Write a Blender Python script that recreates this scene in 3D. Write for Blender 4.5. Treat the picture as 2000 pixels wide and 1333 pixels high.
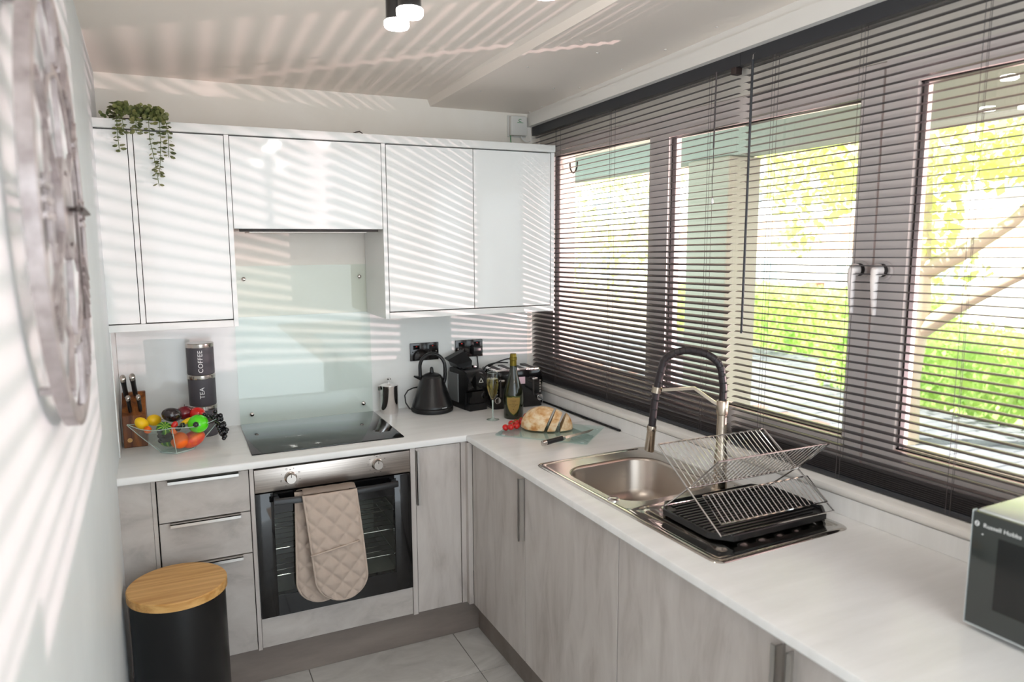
import bpy, bmesh, math, random
from mathutils import Vector, Matrix
for o in list(bpy.data.objects): bpy.data.objects.remove(o)
S = bpy.context.scene
COL = S.collection
random.seed(7)
PI = math.pi

# ------------------------------------------------------------------ camera, world, lights
cd = bpy.data.cameras.new('camera'); cam = bpy.data.objects.new('camera', cd); COL.objects.link(cam)
_yaw, _pit, _rol = math.radians(25.168), math.radians(-7.808), math.radians(-0.249)
_F = Vector((math.sin(_yaw)*math.cos(_pit), math.cos(_yaw)*math.cos(_pit), math.sin(_pit)))
_R = Vector((math.cos(_yaw), -math.sin(_yaw), 0)); _U = _R.cross(_F)
_c, _s = math.cos(_rol), math.sin(_rol)
R2 = _c*_R + _s*_U; U2 = -_s*_R + _c*_U
M = Matrix(((R2.x, U2.x, -_F.x), (R2.y, U2.y, -_F.y), (R2.z, U2.z, -_F.z))).to_4x4()
M.translation = Vector((.2156, -3.3321, 1.7081)); cam.matrix_world = M
cd.sensor_width = 36; cd.lens = 1402.85/2000*36; cd.clip_start = .02; cd.clip_end = 200
cd.dof.use_dof = True; cd.dof.focus_distance = 2.75; cd.dof.aperture_fstop = 2.5
S.camera = cam
S.cycles.transparent_max_bounces = 14

W = bpy.data.worlds.new('sky'); S.world = W; W.use_nodes = True
bg = W.node_tree.nodes['Background']; bg.inputs[0].default_value = (.84, .93, 1, 1); bg.inputs[1].default_value = 1.5

def light(name, kind, loc, energy, color=(1, 1, 1), rot=(0, 0, 0), **kw):
    l = bpy.data.lights.new(name, kind); l.energy = energy; l.color = color
    for k, v in kw.items(): setattr(l, k, v)
    o = bpy.data.objects.new(name, l); COL.objects.link(o); o.location = loc; o.rotation_euler = rot
    return o
light('sun', 'SUN', (6, 0, 8), 7.5, (1, .97, .92), (math.radians(-14), math.radians(-33), 0), angle=.01)
light('flash', 'POINT', (3.24, -2.55, 1.10), 100, (1, .69, .71), shadow_soft_size=.009)
VS = S.view_settings; VS.view_transform = 'Standard'; VS.look = 'None'; VS.gamma = 1; VS.exposure = 1.4
VS.use_curve_mapping = False

# ------------------------------------------------------------------ helpers
def lin(c):
    return tuple(((v/255)/12.92 if v/255 <= .04045 else ((v/255+.055)/1.055)**2.4) for v in c)
MATS = {}
def mat(name, srgb=(200, 200, 200), rough=.5, metal=0, spec=.5, coat=0, emit=None, es=0, trans=0, ior=1.45):
    m = bpy.data.materials.new(name); m.use_nodes = True; b = m.node_tree.nodes['Principled BSDF']
    b.inputs['Base Color'].default_value = (*lin(srgb), 1); b.inputs['Roughness'].default_value = rough
    b.inputs['Metallic'].default_value = metal; b.inputs['Specular IOR Level'].default_value = spec
    b.inputs['Coat Weight'].default_value = coat; b.inputs['IOR'].default_value = ior
    b.inputs['Transmission Weight'].default_value = trans
    if emit: b.inputs['Emission Color'].default_value = (*lin(emit), 1); b.inputs['Emission Strength'].default_value = es
    MATS[name] = m
    return m
def noisy(m, a, b, scale=(8, 8, 8), detail=5, lo=.35, hi=.65, coord='pos', bump=0, dist=0, c=None, bdist=.002):
    """vary base colour between two sRGB colours with stretched noise"""
    nt = m.node_tree; N = nt.nodes; L = nt.links; p = N['Principled BSDF']
    if coord == 'pos': src = N.new('ShaderNodeNewGeometry').outputs['Position']
    else: src = N.new('ShaderNodeTexCoord').outputs['Object']
    mp = N.new('ShaderNodeMapping'); mp.inputs['Scale'].default_value = scale; L.new(src, mp.inputs['Vector'])
    nz = N.new('ShaderNodeTexNoise'); nz.inputs['Scale'].default_value = 1; nz.inputs['Detail'].default_value = detail
    nz.inputs['Distortion'].default_value = dist; nz.inputs['Roughness'].default_value = .6
    L.new(mp.outputs[0], nz.inputs['Vector'])
    r = N.new('ShaderNodeValToRGB'); r.color_ramp.elements[0].position = lo; r.color_ramp.elements[1].position = hi
    r.color_ramp.elements[0].color = (*lin(a), 1); r.color_ramp.elements[1].color = (*lin(b), 1)
    if c: e = r.color_ramp.elements.new((lo+hi)/2); e.color = (*lin(c), 1)
    L.new(nz.outputs['Fac'], r.inputs[0]); L.new(r.outputs[0], p.inputs['Base Color'])
    if bump:
        bp = N.new('ShaderNodeBump'); bp.inputs['Strength'].default_value = bump; bp.inputs['Distance'].default_value = bdist
        L.new(nz.outputs['Fac'], bp.inputs['Height']); L.new(bp.outputs[0], p.inputs['Normal'])
    return m
def glassm(name, tint=(1, 1, 1), ior=1.45, rough=0, gcol=1.0):
    m = bpy.data.materials.new(name); m.use_nodes = True; nt = m.node_tree; N = nt.nodes; L = nt.links
    N.remove(N['Principled BSDF']); out = N['Material Output']
    t = N.new('ShaderNodeBsdfTransparent'); t.inputs[0].default_value = (*tint, 1)
    g = N.new('ShaderNodeBsdfGlossy'); g.inputs['Roughness'].default_value = rough; g.inputs[0].default_value = (gcol, gcol, gcol, 1)
    f = N.new('ShaderNodeFresnel'); f.inputs[0].default_value = ior
    ge = N.new('ShaderNodeNewGeometry'); iv = N.new('ShaderNodeMath'); iv.operation = 'SUBTRACT'; iv.inputs[0].default_value = 1; L.new(ge.outputs['Backfacing'], iv.inputs[1])
    mu = N.new('ShaderNodeMath'); mu.operation = 'MULTIPLY'; L.new(f.outputs[0], mu.inputs[0]); L.new(iv.outputs[0], mu.inputs[1])   # reflect at the front face only: thin pane
    x = N.new('ShaderNodeMixShader'); L.new(mu.outputs[0], x.inputs[0]); L.new(t.outputs[0], x.inputs[1]); L.new(g.outputs[0], x.inputs[2])
    L.new(x.outputs[0], out.inputs[0]); MATS[name] = m
    return m

def finish(name, bm, m, parent=None, loc=None, smooth=None, rot=None):
    me = bpy.data.meshes.new(name)
    bmesh.ops.recalc_face_normals(bm, faces=bm.faces[:])
    bm.to_mesh(me); bm.free()
    if smooth is not None:
        me.shade_smooth()
        if smooth < 180:
            try: me.set_sharp_from_angle(angle=math.radians(smooth))
            except Exception: pass
    return link(name, me, m, parent, loc, rot)
def link(name, me, m, parent=None, loc=None, rot=None):
    o = bpy.data.objects.new(name, me); COL.objects.link(o)
    if m is not None and not me.materials: me.materials.append(MATS[m] if isinstance(m, str) else m)
    if parent: o.parent = parent
    if loc is not None: o.location = loc
    if rot is not None: o.rotation_euler = rot
    return o
def tag(o, label, cat, group=None):
    o['label'] = label; o['category'] = cat
    if group: o['group'] = group
    return o
def thing(name, label, cat, loc=(0, 0, 0), rz=0, group=None):
    o = bpy.data.objects.new(name, None); COL.objects.link(o); o.location = loc; o.rotation_euler = (0, 0, rz)
    o.empty_display_size = .05
    return tag(o, label, cat, group)
def struct(o): o['kind'] = 'structure'; return o
def B(): return bmesh.new()
def box(bm, x0, x1, y0, y1, z0, z1, bev=0, seg=2):
    vs = [bm.verts.new((x, y, z)) for z in (z0, z1) for y in (y0, y1) for x in (x0, x1)]
    fs = [bm.faces.new([vs[i] for i in f]) for f in ((0, 2, 3, 1), (4, 5, 7, 6), (0, 1, 5, 4), (2, 6, 7, 3), (0, 4, 6, 2), (1, 3, 7, 5))]
    if bev:
        es = list({e for f in fs for e in f.edges})
        bmesh.ops.bevel(bm, geom=es, offset=bev, segments=seg, profile=.5, affect='EDGES')
    return bm
def hexa(bm, pts):
    """8 points: 4 bottom loop, 4 top loop"""
    vs = [bm.verts.new(p) for p in pts]
    for f in ((0, 3, 2, 1), (4, 5, 6, 7), (0, 1, 5, 4), (1, 2, 6, 5), (2, 3, 7, 6), (3, 0, 4, 7)): bm.faces.new([vs[i] for i in f])
    return bm
def loft(bm, rings, cap0=True, cap1=True, closed=True):
    V = [[bm.verts.new(p) for p in r] for r in rings]; n = len(V[0])
    for a, b in zip(V, V[1:]):
        for i in range(n if closed else n-1):
            j = (i+1) % n
            try: bm.faces.new((a[i], a[j], b[j], b[i]))
            except Exception: pass
    if cap0: bm.faces.new(V[0][::-1])
    if cap1: bm.faces.new(V[-1])
    return V
def lathe(bm, prof, n=32, c=(0, 0, 0), cap0=True, cap1=True):
    rings = [[(c[0]+max(r, 1e-4)*math.cos(2*PI*i/n), c[1]+max(r, 1e-4)*math.sin(2*PI*i/n), c[2]+z) for i in range(n)] for r, z in prof]
    loft(bm, rings, cap0, cap1); return bm
def frames(pts, closed=False):
    P = [Vector(p) for p in pts]; n = len(P); T = []
    for i in range(n):
        a = P[(i-1) % n] if closed or i > 0 else P[i]; b = P[(i+1) % n] if closed or i < n-1 else P[i]
        T.append((b-a).normalized())
    u = T[0].orthogonal().normalized(); out = []
    for i in range(n):
        u = (u - T[i]*u.dot(T[i]))
        if u.length < 1e-6: u = T[i].orthogonal()
        u.normalize(); out.append((P[i], u.copy(), T[i].cross(u)))
    return out
def tube(bm, pts, r, n=8, closed=False, radii=None):
    fr = frames(pts, closed); rings = []
    for k, (p, u, v) in enumerate(fr):
        rr = radii[k] if radii else r
        rings.append([p + (u*math.cos(2*PI*i/n)+v*math.sin(2*PI*i/n))*rr for i in range(n)])
    if closed: loft(bm, rings+[rings[0]], False, False); bmesh.ops.remove_doubles(bm, verts=bm.verts[:], dist=1e-7)
    else: loft(bm, rings)
    return bm
def cyl(bm, p0, p1, r, r1=None, n=20):
    return tube(bm, [p0, p1], r, n, radii=[r, r if r1 is None else r1])
def ball(bm, c, r, s=(1, 1, 1), u=14, v=9, f=None):
    n = u; rings = []
    for j in range(1, v):
        th = PI*j/v; ring = []
        for i in range(n):
            ph = 2*PI*i/n; d = Vector((math.sin(th)*math.cos(ph), math.sin(th)*math.sin(ph), -math.cos(th)))
            k = f(th, ph) if f else 1
            ring.append((c[0]+d.x*r*s[0]*k, c[1]+d.y*r*s[1]*k, c[2]+d.z*r*s[2]*(k if not f else 1)))
        rings.append(ring)
    V = loft(bm, rings, False, False)
    kz = r*s[2]*.98
    a = bm.verts.new((c[0], c[1], c[2]-kz)); b = bm.verts.new((c[0], c[1], c[2]+kz))
    for i in range(n):
        bm.faces.new((V[0][(i+1) % n], V[0][i], a)); bm.faces.new((V[-1][i], V[-1][(i+1) % n], b))
    return bm
def prism(bm, poly, z0, z1):
    loft(bm, [[(x, y, z0) for x, y in poly], [(x, y, z1) for x, y in poly]]); return bm
def rrect(x0, x1, y0, y1, r, k=5):
    out = []
    for cx, cy, a in ((x1-r, y1-r, 0), (x0+r, y1-r, 90), (x0+r, y0+r, 180), (x1-r, y0+r, 270)):
        for i in range(k+1):
            t = math.radians(a+90*i/k); out.append((cx+r*math.cos(t), cy+r*math.sin(t)))
    return out
def arc(c, r, a0, a1, n, f):
    return [f(c[0]+r*math.cos(math.radians(a0+(a1-a0)*i/n)), c[1]+r*math.sin(math.radians(a0+(a1-a0)*i/n))) for i in range(n+1)]
def bez(p0, p1, p2, p3, n=12):
    p0, p1, p2, p3 = map(Vector, (p0, p1, p2, p3))
    return [p0*(1-t)**3+p1*3*t*(1-t)**2+p2*3*t*t*(1-t)+p3*t**3 for t in [i/n for i in range(n+1)]]
def text_mesh(s, size, depth=.0006, font_spacing=1.0):
    c = bpy.data.curves.new('lettering', 'FONT'); c.body = s; c.size = size; c.extrude = depth; c.align_x = 'CENTER'; c.align_y = 'CENTER'
    c.space_character = font_spacing; c.resolution_u = 3
    o = bpy.data.objects.new('lettering', c); COL.objects.link(o)
    bpy.context.view_layer.update()
    me = bpy.data.meshes.new_from_object(o.evaluated_get(bpy.context.evaluated_depsgraph_get()))
    bpy.data.objects.remove(o); bpy.data.curves.remove(c); me.materials.clear()
    return me
def copy_tree(o, parent=None):
    c = o.copy(); COL.objects.link(c)
    if parent: c.parent = parent
    for ch in [x for x in bpy.data.objects if x.parent is o]: copy_tree(ch, c)
    return c

# ------------------------------------------------------------------ materials
mat('wall_paint', (243, 236, 226), .55); noisy(MATS['wall_paint'], (241, 234, 223), (245, 239, 230), (3, 3, 3))
mat('ceiling_paint', (242, 232, 222), .55)
mat('wall_cool', (222, 227, 230), .5); noisy(MATS['wall_cool'], (219, 224, 227), (226, 231, 234), (3, 3, 3))
mat('trim_paint', (236, 232, 226), .4)
mat('wall_panel', (232, 233, 230), .12, coat=.2)
mat('gloss_white', (236, 237, 235), .07, spec=.4)
mat('edge_white', (232, 232, 229), .3)
mat('gap_dark', (60, 56, 54), .7)
mat('worktop', (236, 235, 232), .22); noisy(MATS['worktop'], (229, 228, 225), (239, 238, 236), (3, 22, 3), lo=.3, hi=.7)
mat('stone_door', (160, 150, 142), .42)
noisy(MATS['stone_door'], (166, 157, 150), (202, 195, 189), (14, 14, 3.2), detail=12, lo=.26, hi=.7, dist=.5, c=(191, 183, 177), bump=.06)
mat('stone_drawer', (160, 152, 146), .42)
noisy(MATS['stone_drawer'], (158, 151, 145), (196, 190, 184), (6, 7, 10), detail=10, lo=.28, hi=.7, dist=.5, c=(184, 177, 171), bump=.08)
mat('plinth', (128, 116, 108), .45); noisy(MATS['plinth'], (118, 107, 100), (138, 127, 119), (2, 9, 9), detail=7)
mat('carcass', (205, 203, 200), .5)
mat('tile', (168, 165, 160), .18)
noisy(MATS['tile'], (178, 174, 169), (212, 209, 204), (3.2, 5, 3), detail=10, lo=.3, hi=.68, dist=1.6, c=(197, 194, 189))
mat('grout', (128, 124, 120), .8)
mat('alu', (205, 202, 198), .28, 1)
mat('steel', (196, 190, 184), .2, 1)
mat('steel_brushed', (186, 176, 168), .32, 1); noisy(MATS['steel_brushed'], (172, 163, 156), (196, 188, 181), (3, 3, 160), detail=3)
mat('steel_polish', (200, 196, 190), .07, 1)
mat('steel_bowl', (178, 168, 158), .3, 1)
mat('chrome', (225, 222, 220), .06, 1)
mat('nickel', (190, 176, 160), .25, 1)
mat('black_gloss', (14, 14, 15), .08, coat=.3)
mat('black_satin', (24, 24, 25), .3)
mat('black_matte', (20, 20, 21), .5)
mat('oven_cavity', (150, 154, 148), .6)
mat('rubber', (42, 34, 36), .42)
mat('blind_slat', (74, 70, 71), .32, .2)
mat('blind_rail', (50, 51, 55), .35)
mat('cord', (88, 80, 80), .7)
mat('upvc', (240, 230, 226), .3)
mat('gasket', (38, 34, 36), .6)
mat('bamboo', (206, 157, 92), .38); noisy(MATS['bamboo'], (190, 138, 74), (220, 174, 110), (3, 60, 60), detail=6, coord='obj')
mat('bin_black', (17, 17, 18), .36)
mat('glove_cloth', (188, 170, 156), .9)
mat('wood_block', (120, 66, 24), .35); noisy(MATS['wood_block'], (84, 40, 12), (156, 92, 38), (30, 30, 4), detail=6, coord='obj', dist=.7)
mat('canister', (78, 75, 80), .5)
mat('print_white', (238, 238, 236), .5)
mat('crust', (196, 142, 82), .8); noisy(MATS['crust'], (190, 122, 58), (240, 220, 186), (24, 24, 34), detail=9, lo=.34, hi=.62, coord='obj', bump=.6, c=(222, 182, 132), bdist=.004)
mat('crumb', (222, 196, 156), .9); noisy(MATS['crumb'], (206, 176, 130), (232, 210, 174), (120, 120, 120), detail=4, coord='obj', bump=.4)
mat('tomato', (200, 14, 10), .15, coat=.5)
mat('leaf_stem', (88, 104, 46), .6)
mat('lemon', (246, 196, 18), .4); mat('orange', (250, 108, 18), .4); mat('apple_green', (88, 222, 22), .22, coat=.4)
mat('apple_red', (112, 10, 26), .2, coat=.5); mat('pepper_red', (214, 26, 14), .2, coat=.5)
mat('aubergine', (36, 24, 26), .16, coat=.6); mat('grape', (20, 20, 24), .14, coat=.5)
mat('mango', (214, 60, 56), .35); noisy(MATS['mango'], (206, 40, 70), (236, 110, 40), (22, 22, 22), coord='obj')
mat('gourd', (60, 130, 40), .4)
def gourd_stripes():
    m = MATS['gourd']; N = m.node_tree.nodes; L = m.node_tree.links; p = N['Principled BSDF']
    t = N.new('ShaderNodeTexCoord'); sx = N.new('ShaderNodeSeparateXYZ'); L.new(t.outputs['Object'], sx.inputs[0])
    at = N.new('ShaderNodeMath'); at.operation = 'ARCTAN2'; L.new(sx.outputs[1], at.inputs[0]); L.new(sx.outputs[0], at.inputs[1])
    mu = N.new('ShaderNodeMath'); mu.operation = 'MULTIPLY'; mu.inputs[1].default_value = 9; L.new(at.outputs[0], mu.inputs[0])
    sn = N.new('ShaderNodeMath'); sn.operation = 'SINE'; L.new(mu.outputs[0], sn.inputs[0])
    r = N.new('ShaderNodeValToRGB'); r.color_ramp.elements[0].position = .35; r.color_ramp.elements[1].position = .7
    r.color_ramp.elements[0].color = (*lin((36, 104, 26)), 1); r.color_ramp.elements[1].color = (*lin((160, 196, 66)), 1)
    L.new(sn.outputs[0], r.inputs[0]); L.new(r.outputs[0], p.inputs['Base Color'])
gourd_stripes()
mat('bottle_glass', (30, 34, 18), .06, coat=.5); mat('foil', (120, 104, 34), .35, .6)
mat('label_gold', (206, 174, 104), .5, .1); mat('label_ink', (96, 66, 30), .6); mat('label_green', (96, 110, 48), .5)
mat('cable_black', (22, 22, 23), .45)
mat('socket_black', (24, 20, 20), .14, coat=.3); mat('neon_red', (190, 20, 14), .3, emit=(255, 40, 20), es=.12)
mat('sticker_pink', (226, 196, 206), .5)
mat('tank_smoke', (120, 122, 122), .2)
mat('mw_silver', (206, 212, 212), .24, .3); mat('mw_glass', (58, 62, 60), .1, coat=.3); mat('mw_window', (30, 31, 30), .12)
mat('hob_glass', (16, 18, 18), .05, coat=.2)
mat('clock_metal', (206, 198, 198), .38, .55); noisy(MATS['clock_metal'], (158, 148, 147), (196, 188, 188), (30, 30, 30), detail=6)
mat('clock_dark', (70, 58, 56), .5, .5)
mat('leaf_euc', (92, 104, 58), .5); noisy(MATS['leaf_euc'], (70, 84, 40), (134, 136, 84), (40, 40, 40), detail=2)
mat('box_white', (216, 214, 208), .4); mat('mark_green', (20, 130, 60), .5)
mat('led', (255, 255, 255), .4, emit=(255, 252, 246), es=34)
mat('screw', (214, 208, 202), .3, .2)
mat('concrete', (138, 146, 132), .8); mat('soffit', (226, 214, 196), .7); mat('beam_green', (126, 142, 132), .7)
mat('render_white', (240, 238, 232), .8); mat('brick_far', (224, 186, 158), .85); noisy(MATS['brick_far'], (214, 170, 140), (232, 200, 176), (6, 6, 14), detail=4)
mat('far_glass', (150, 170, 176), .1); mat('roof', (150, 110, 92), .8)
mat('paver_grey', (150, 150, 156), .8); noisy(MATS['paver_grey'], (86, 86, 91), (116, 116, 121), (1.7, 2.3, 1))
mat('paver_pink', (176, 136, 122), .8); noisy(MATS['paver_pink'], (112, 80, 71), (142, 106, 96), (1.7, 2.3, 1))
mat('sand', (126, 112, 100), .9)
mat('bark', (176, 164, 142), .8)
def leafmat(name, a, b):
    m = mat(name, a, .6); noisy(m, a, b, (5, 5, 5), detail=2)
    nt = m.node_tree; N = nt.nodes; L = nt.links; p = N['Principled BSDF']; out = N['Material Output']
    t = N.new('ShaderNodeBsdfTranslucent'); ramp = [n for n in N if n.type == 'VALTORGB'][0]; L.new(ramp.outputs[0], t.inputs[0])
    x = N.new('ShaderNodeMixShader'); x.inputs[0].default_value = .5; L.new(p.outputs[0], x.inputs[1]); L.new(t.outputs[0], x.inputs[2]); L.new(x.outputs[0], out.inputs[0])
leafmat('leaf_tree', (206, 226, 140), (236, 238, 160)); leafmat('leaf_hedge', (176, 208, 124), (212, 228, 150))
glassm('window_glass', (.96, .98, .97)); glassm('glass_clear', (.95, .975, .965), 1.5)
glassm('glass_green', (.945, .972, .958), 1.5); glassm('glass_board', (.86, .94, .93), 1.5); glassm('oven_glass', (.8, .82, .8), 1.5)
mat('wine', (244, 226, 140), .0, trans=1, ior=1.2); mat('glass_thin', (250, 252, 250), .0, trans=1, ior=1.45); glassm('glass_bowl', (.90, .935, .92), 1.6); mat('glass_edge', (226, 240, 233), .04, trans=.55, ior=1.2, coat=.5); glassm('glass_flute', (.975, .985, .98), 1.55)

# ------------------------------------------------------------------ room geometry helpers
KW = .0475
def XW(y): return 1.868 - KW*y             # inner face of the window wall (slightly out of square)
def XL(y): return -.02 - .025*y            # left wall
def XF(y): return 1.283 + .016*(-y-.607)   # front edge of the window-side worktop
def wbox(bm, o0, o1, y0, y1, z0, z1):      # box that follows the window wall; z may be callables of y
    f0 = z0 if callable(z0) else (lambda y: z0); f1 = z1 if callable(z1) else (lambda y: z1)
    hexa(bm, [(XW(y0)+o0, y0, f0(y0)), (XW(y0)+o1, y0, f0(y0)), (XW(y1)+o1, y1, f0(y1)), (XW(y1)+o0, y1, f0(y1)),
              (XW(y0)+o0, y0, f1(y0)), (XW(y0)+o1, y0, f1(y0)), (XW(y1)+o1, y1, f1(y1)), (XW(y1)+o0, y1, f1(y1))])
def ZR(y): return 2.345 - .045*y           # lower ceiling by the window
def ZL(y): return 2.376 - .045*y           # main ceiling
def ZH(y): return 2.281 - .033*y           # top of blind rail
YE = -4.6
# floor
fl = struct(finish('floor', box(B(), -.2, 2.2, YE, .1, -.03, -.004), 'grout'))
tm = B(); box(tm, 0, .617, 0, .597, -.004, 0, .0008, 1); tme = None
for i in range(-1, 3):
    for j in range(-7, 1):
        x0 = .6165+.62*i; y0 = -.85+.6*j
        if tme is None:
            t0 = finish('floor_tile', tm, 'tile', fl, (x0, y0, 0)); tme = t0.data
        else: link('floor_tile', tme, None, fl, (x0, y0, 0))
# walls
b = B(); hexa(b, [(XL(0)-.1, .1, -.03), (XL(0), .1, -.03), (XL(YE), YE, -.03), (XL(YE)-.3, YE, -.03), (XL(0)-.1, .1, 2.7), (XL(0), .1, 2.7), (XL(YE), YE, 2.7), (XL(YE)-.3, YE, 2.7)])
wl = struct(finish('wall_left', b, 'wall_cool'))
wb = struct(finish('wall_back', box(B(), -.1, 2.15, 0, .1, -.03, 2.7), 'wall_paint'))
b = B(); wbox(b, 0, .15, 0, -3.2, -.03, .965); wbox(b, 0, .15, -3.2, YE, -.03, 2.75); wbox(b, .075, .15, 0, -3.2, lambda y: 2.20, 2.75)
wr = struct(finish('wall_right', b, 'wall_paint'))
# ceiling: main level, and the lower level beside the window with a sloped step between them
def SB(y): return 1.36 - .058*y
def ST(y): return 1.346 - .03*y
b = B(); hexa(b, [(XL(0)-.05, .05, ZL(.05)), (ST(.05), .05, ZL(.05)), (ST(YE), YE, ZL(YE)), (XL(YE)-.05, YE, ZL(YE)),
                  (XL(0)-.05, .05, 2.8), (ST(.05), .05, 2.8), (ST(YE), YE, 2.8), (XL(YE)-.05, YE, 2.8)])
struct(finish('ceiling', b, 'ceiling_paint'))
b = B(); hexa(b, [(SB(.05), .05, ZR(.05)), (XW(.05)+.12, .05, ZR(.05)), (XW(YE)+.12, YE, ZR(YE)), (SB(YE), YE, ZR(YE)),
                  (ST(.05)-.001, .05, ZL(.05)+.002), (XW(.05)+.12, .05, 2.8), (XW(YE)+.12, YE, 2.8), (ST(YE)-.001, YE, ZL(YE)+.002)])
c2 = finish('ceiling', b, 'ceiling_paint'); struct(c2)
sb = B(); ball(sb, (0, 0, 0), .006, (1, 1, .45), 10, 6); sme = None
for k, (x, y) in enumerate([(1.47, -.35), (1.50, -.75), (1.53, -1.1), (1.86, -.18), (1.85, -.55), (1.865, -.85), (1.87, -1.12), (1.88, -1.38), (1.86, -.05), (1.75, -.5), (1.66, -1.0)]):
    p = (x, y, ZR(y)-.001)
    if sme is None: s0 = finish('screw_head', sb, 'screw', c2, p, 180); sme = s0.data
    else: link('screw_head', sme, None, c2, p)
# boxed pelmet above the blinds
b = B(); wbox(b, -.004, .09, 0, -3.2, lambda y: ZH(y)+.0, lambda y: (ZR(y)+ZH(y))/2+.012); wbox(b, .004, .09, 0, -3.2, lambda y: (ZR(y)+ZH(y))/2+.012, lambda y: ZR(y)+.01)
struct(finish('trim_1', b, 'trim_paint'))
# sill and upstand
b = B(); pr = [(-.014, .972), (-.018, .98), (-.016, .992), (-.008, .998), (.09, .998), (.09, .966), (-.006, .966)]
loft(b, [[(XW(y)+o, y, z) for o, z in pr] for y in (0, -3.2)]); struct(finish('trim_2', b, 'trim_paint', smooth=40))
b = B(); wbox(b, -.010, .002, -.0, -3.2, .9105, .966); struct(finish('trim_3', b, 'worktop'))
# small upstand panel on the left wall under the cupboard
b = B(); hexa(b, [(XL(-.33), -.33, .91), (XL(-.33)+.006, -.33, .91), (XL(0)+.006, 0, .91), (XL(0), 0, .91), (XL(-.33), -.33, 1.388), (XL(-.33)+.006, -.33, 1.388), (XL(0)+.006, 0, 1.388), (XL(0), 0, 1.388)])
struct(finish('trim_4', b, 'edge_white'))
b = B(); box(b, -.012, 1.866, -.004, 0, .91, 1.39); struct(finish('trim_5', b, 'wall_panel'))

# ------------------------------------------------------------------ windows
WO = .085
def window(name, ya, yb, za, zb, fr, sash=False, hy=None, lab=''):
    """glass from ya to yb (decreasing y); fr = frame widths (far side, near side, bottom, top)"""
    r = struct(bpy.data.objects.new(name, None)); COL.objects.link(r)
    o = WO - (.012 if sash else 0); fa, fb, f0, f1 = fr
    for nm, Y0, Y1, Z0, Z1 in (('stile', ya+fa, ya, za-f0, zb+f1), ('stile', yb, yb-fb, za-f0, zb+f1), ('rail', ya, yb, za-f0, za), ('rail', ya, yb, zb, zb+f1)):
        b = B(); wbox(b, o, o+.06, Y0, Y1, Z0, Z1); finish(nm, b, 'upvc', r)
    for Y0, Y1, Z0, Z1 in ((ya-.004, ya-.009, za, zb), (yb+.004, yb, za, zb), (ya, yb, za, za+.004), (ya, yb, zb-.004, zb)):
        b = B(); wbox(b, o+.012, o+.03, Y0, Y1, Z0, Z1); finish('gasket', b, 'gasket', r)
    b = B(); wbox(b, o+.018, o+.022, ya-.004, yb+.004, za+.004, zb-.004); finish('pane', b, 'window_glass', r)
    if hy is not None:
        e = bpy.data.objects.new('handle', None); COL.objects.link(e); e.parent = r; x = XW(hy)+o; z = 1.626
        b = B(); cyl(b, (x-.012, hy, z), (x, hy, z), .026, n=24); finish('rosette', b, 'upvc', e, smooth=40)
        b = B(); cyl(b, (x-.026, hy, z), (x-.012, hy, z), .0185, n=24); finish('collar', b, 'gasket', e, smooth=40)
        b = B(); tube(b, [(x-.024, hy, z), (x-.034, hy, z), (x-.044, hy, z-.002)], .017, 16, radii=[.018, .018, .011])
        tube(b, [(x-.04, hy, z+.004), (x-.042, hy, z-.03), (x-.04, hy, z-.075), (x-.036, hy, z-.125)], .009, 10, radii=[.012, .011, .009, .006])
        finish('lever', b, 'upvc', e, smooth=50)
    return r
window('window_1', -.118, -.868, 1.12, 2.13, (.118, .06, .125, .19))
window('window_2', -1.0, -1.833, 1.12, 2.11, (.07, .064, .11, .07), True, -1.868)
window('window_3', -2.0, -2.86, 1.12, 2.13, (.095, .09, .11, .07), True, -1.94)
b = B(); wbox(b, WO, WO+.06, -.93, -3.2, 2.175, 2.32); wbox(b, WO+.002, WO+.06, -.925, -3.0, .99, 1.012); wbox(b, WO, WO+.06, -2.95, -3.2, .99, 2.2)
struct(finish('trim_6', b, 'upvc'))

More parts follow.
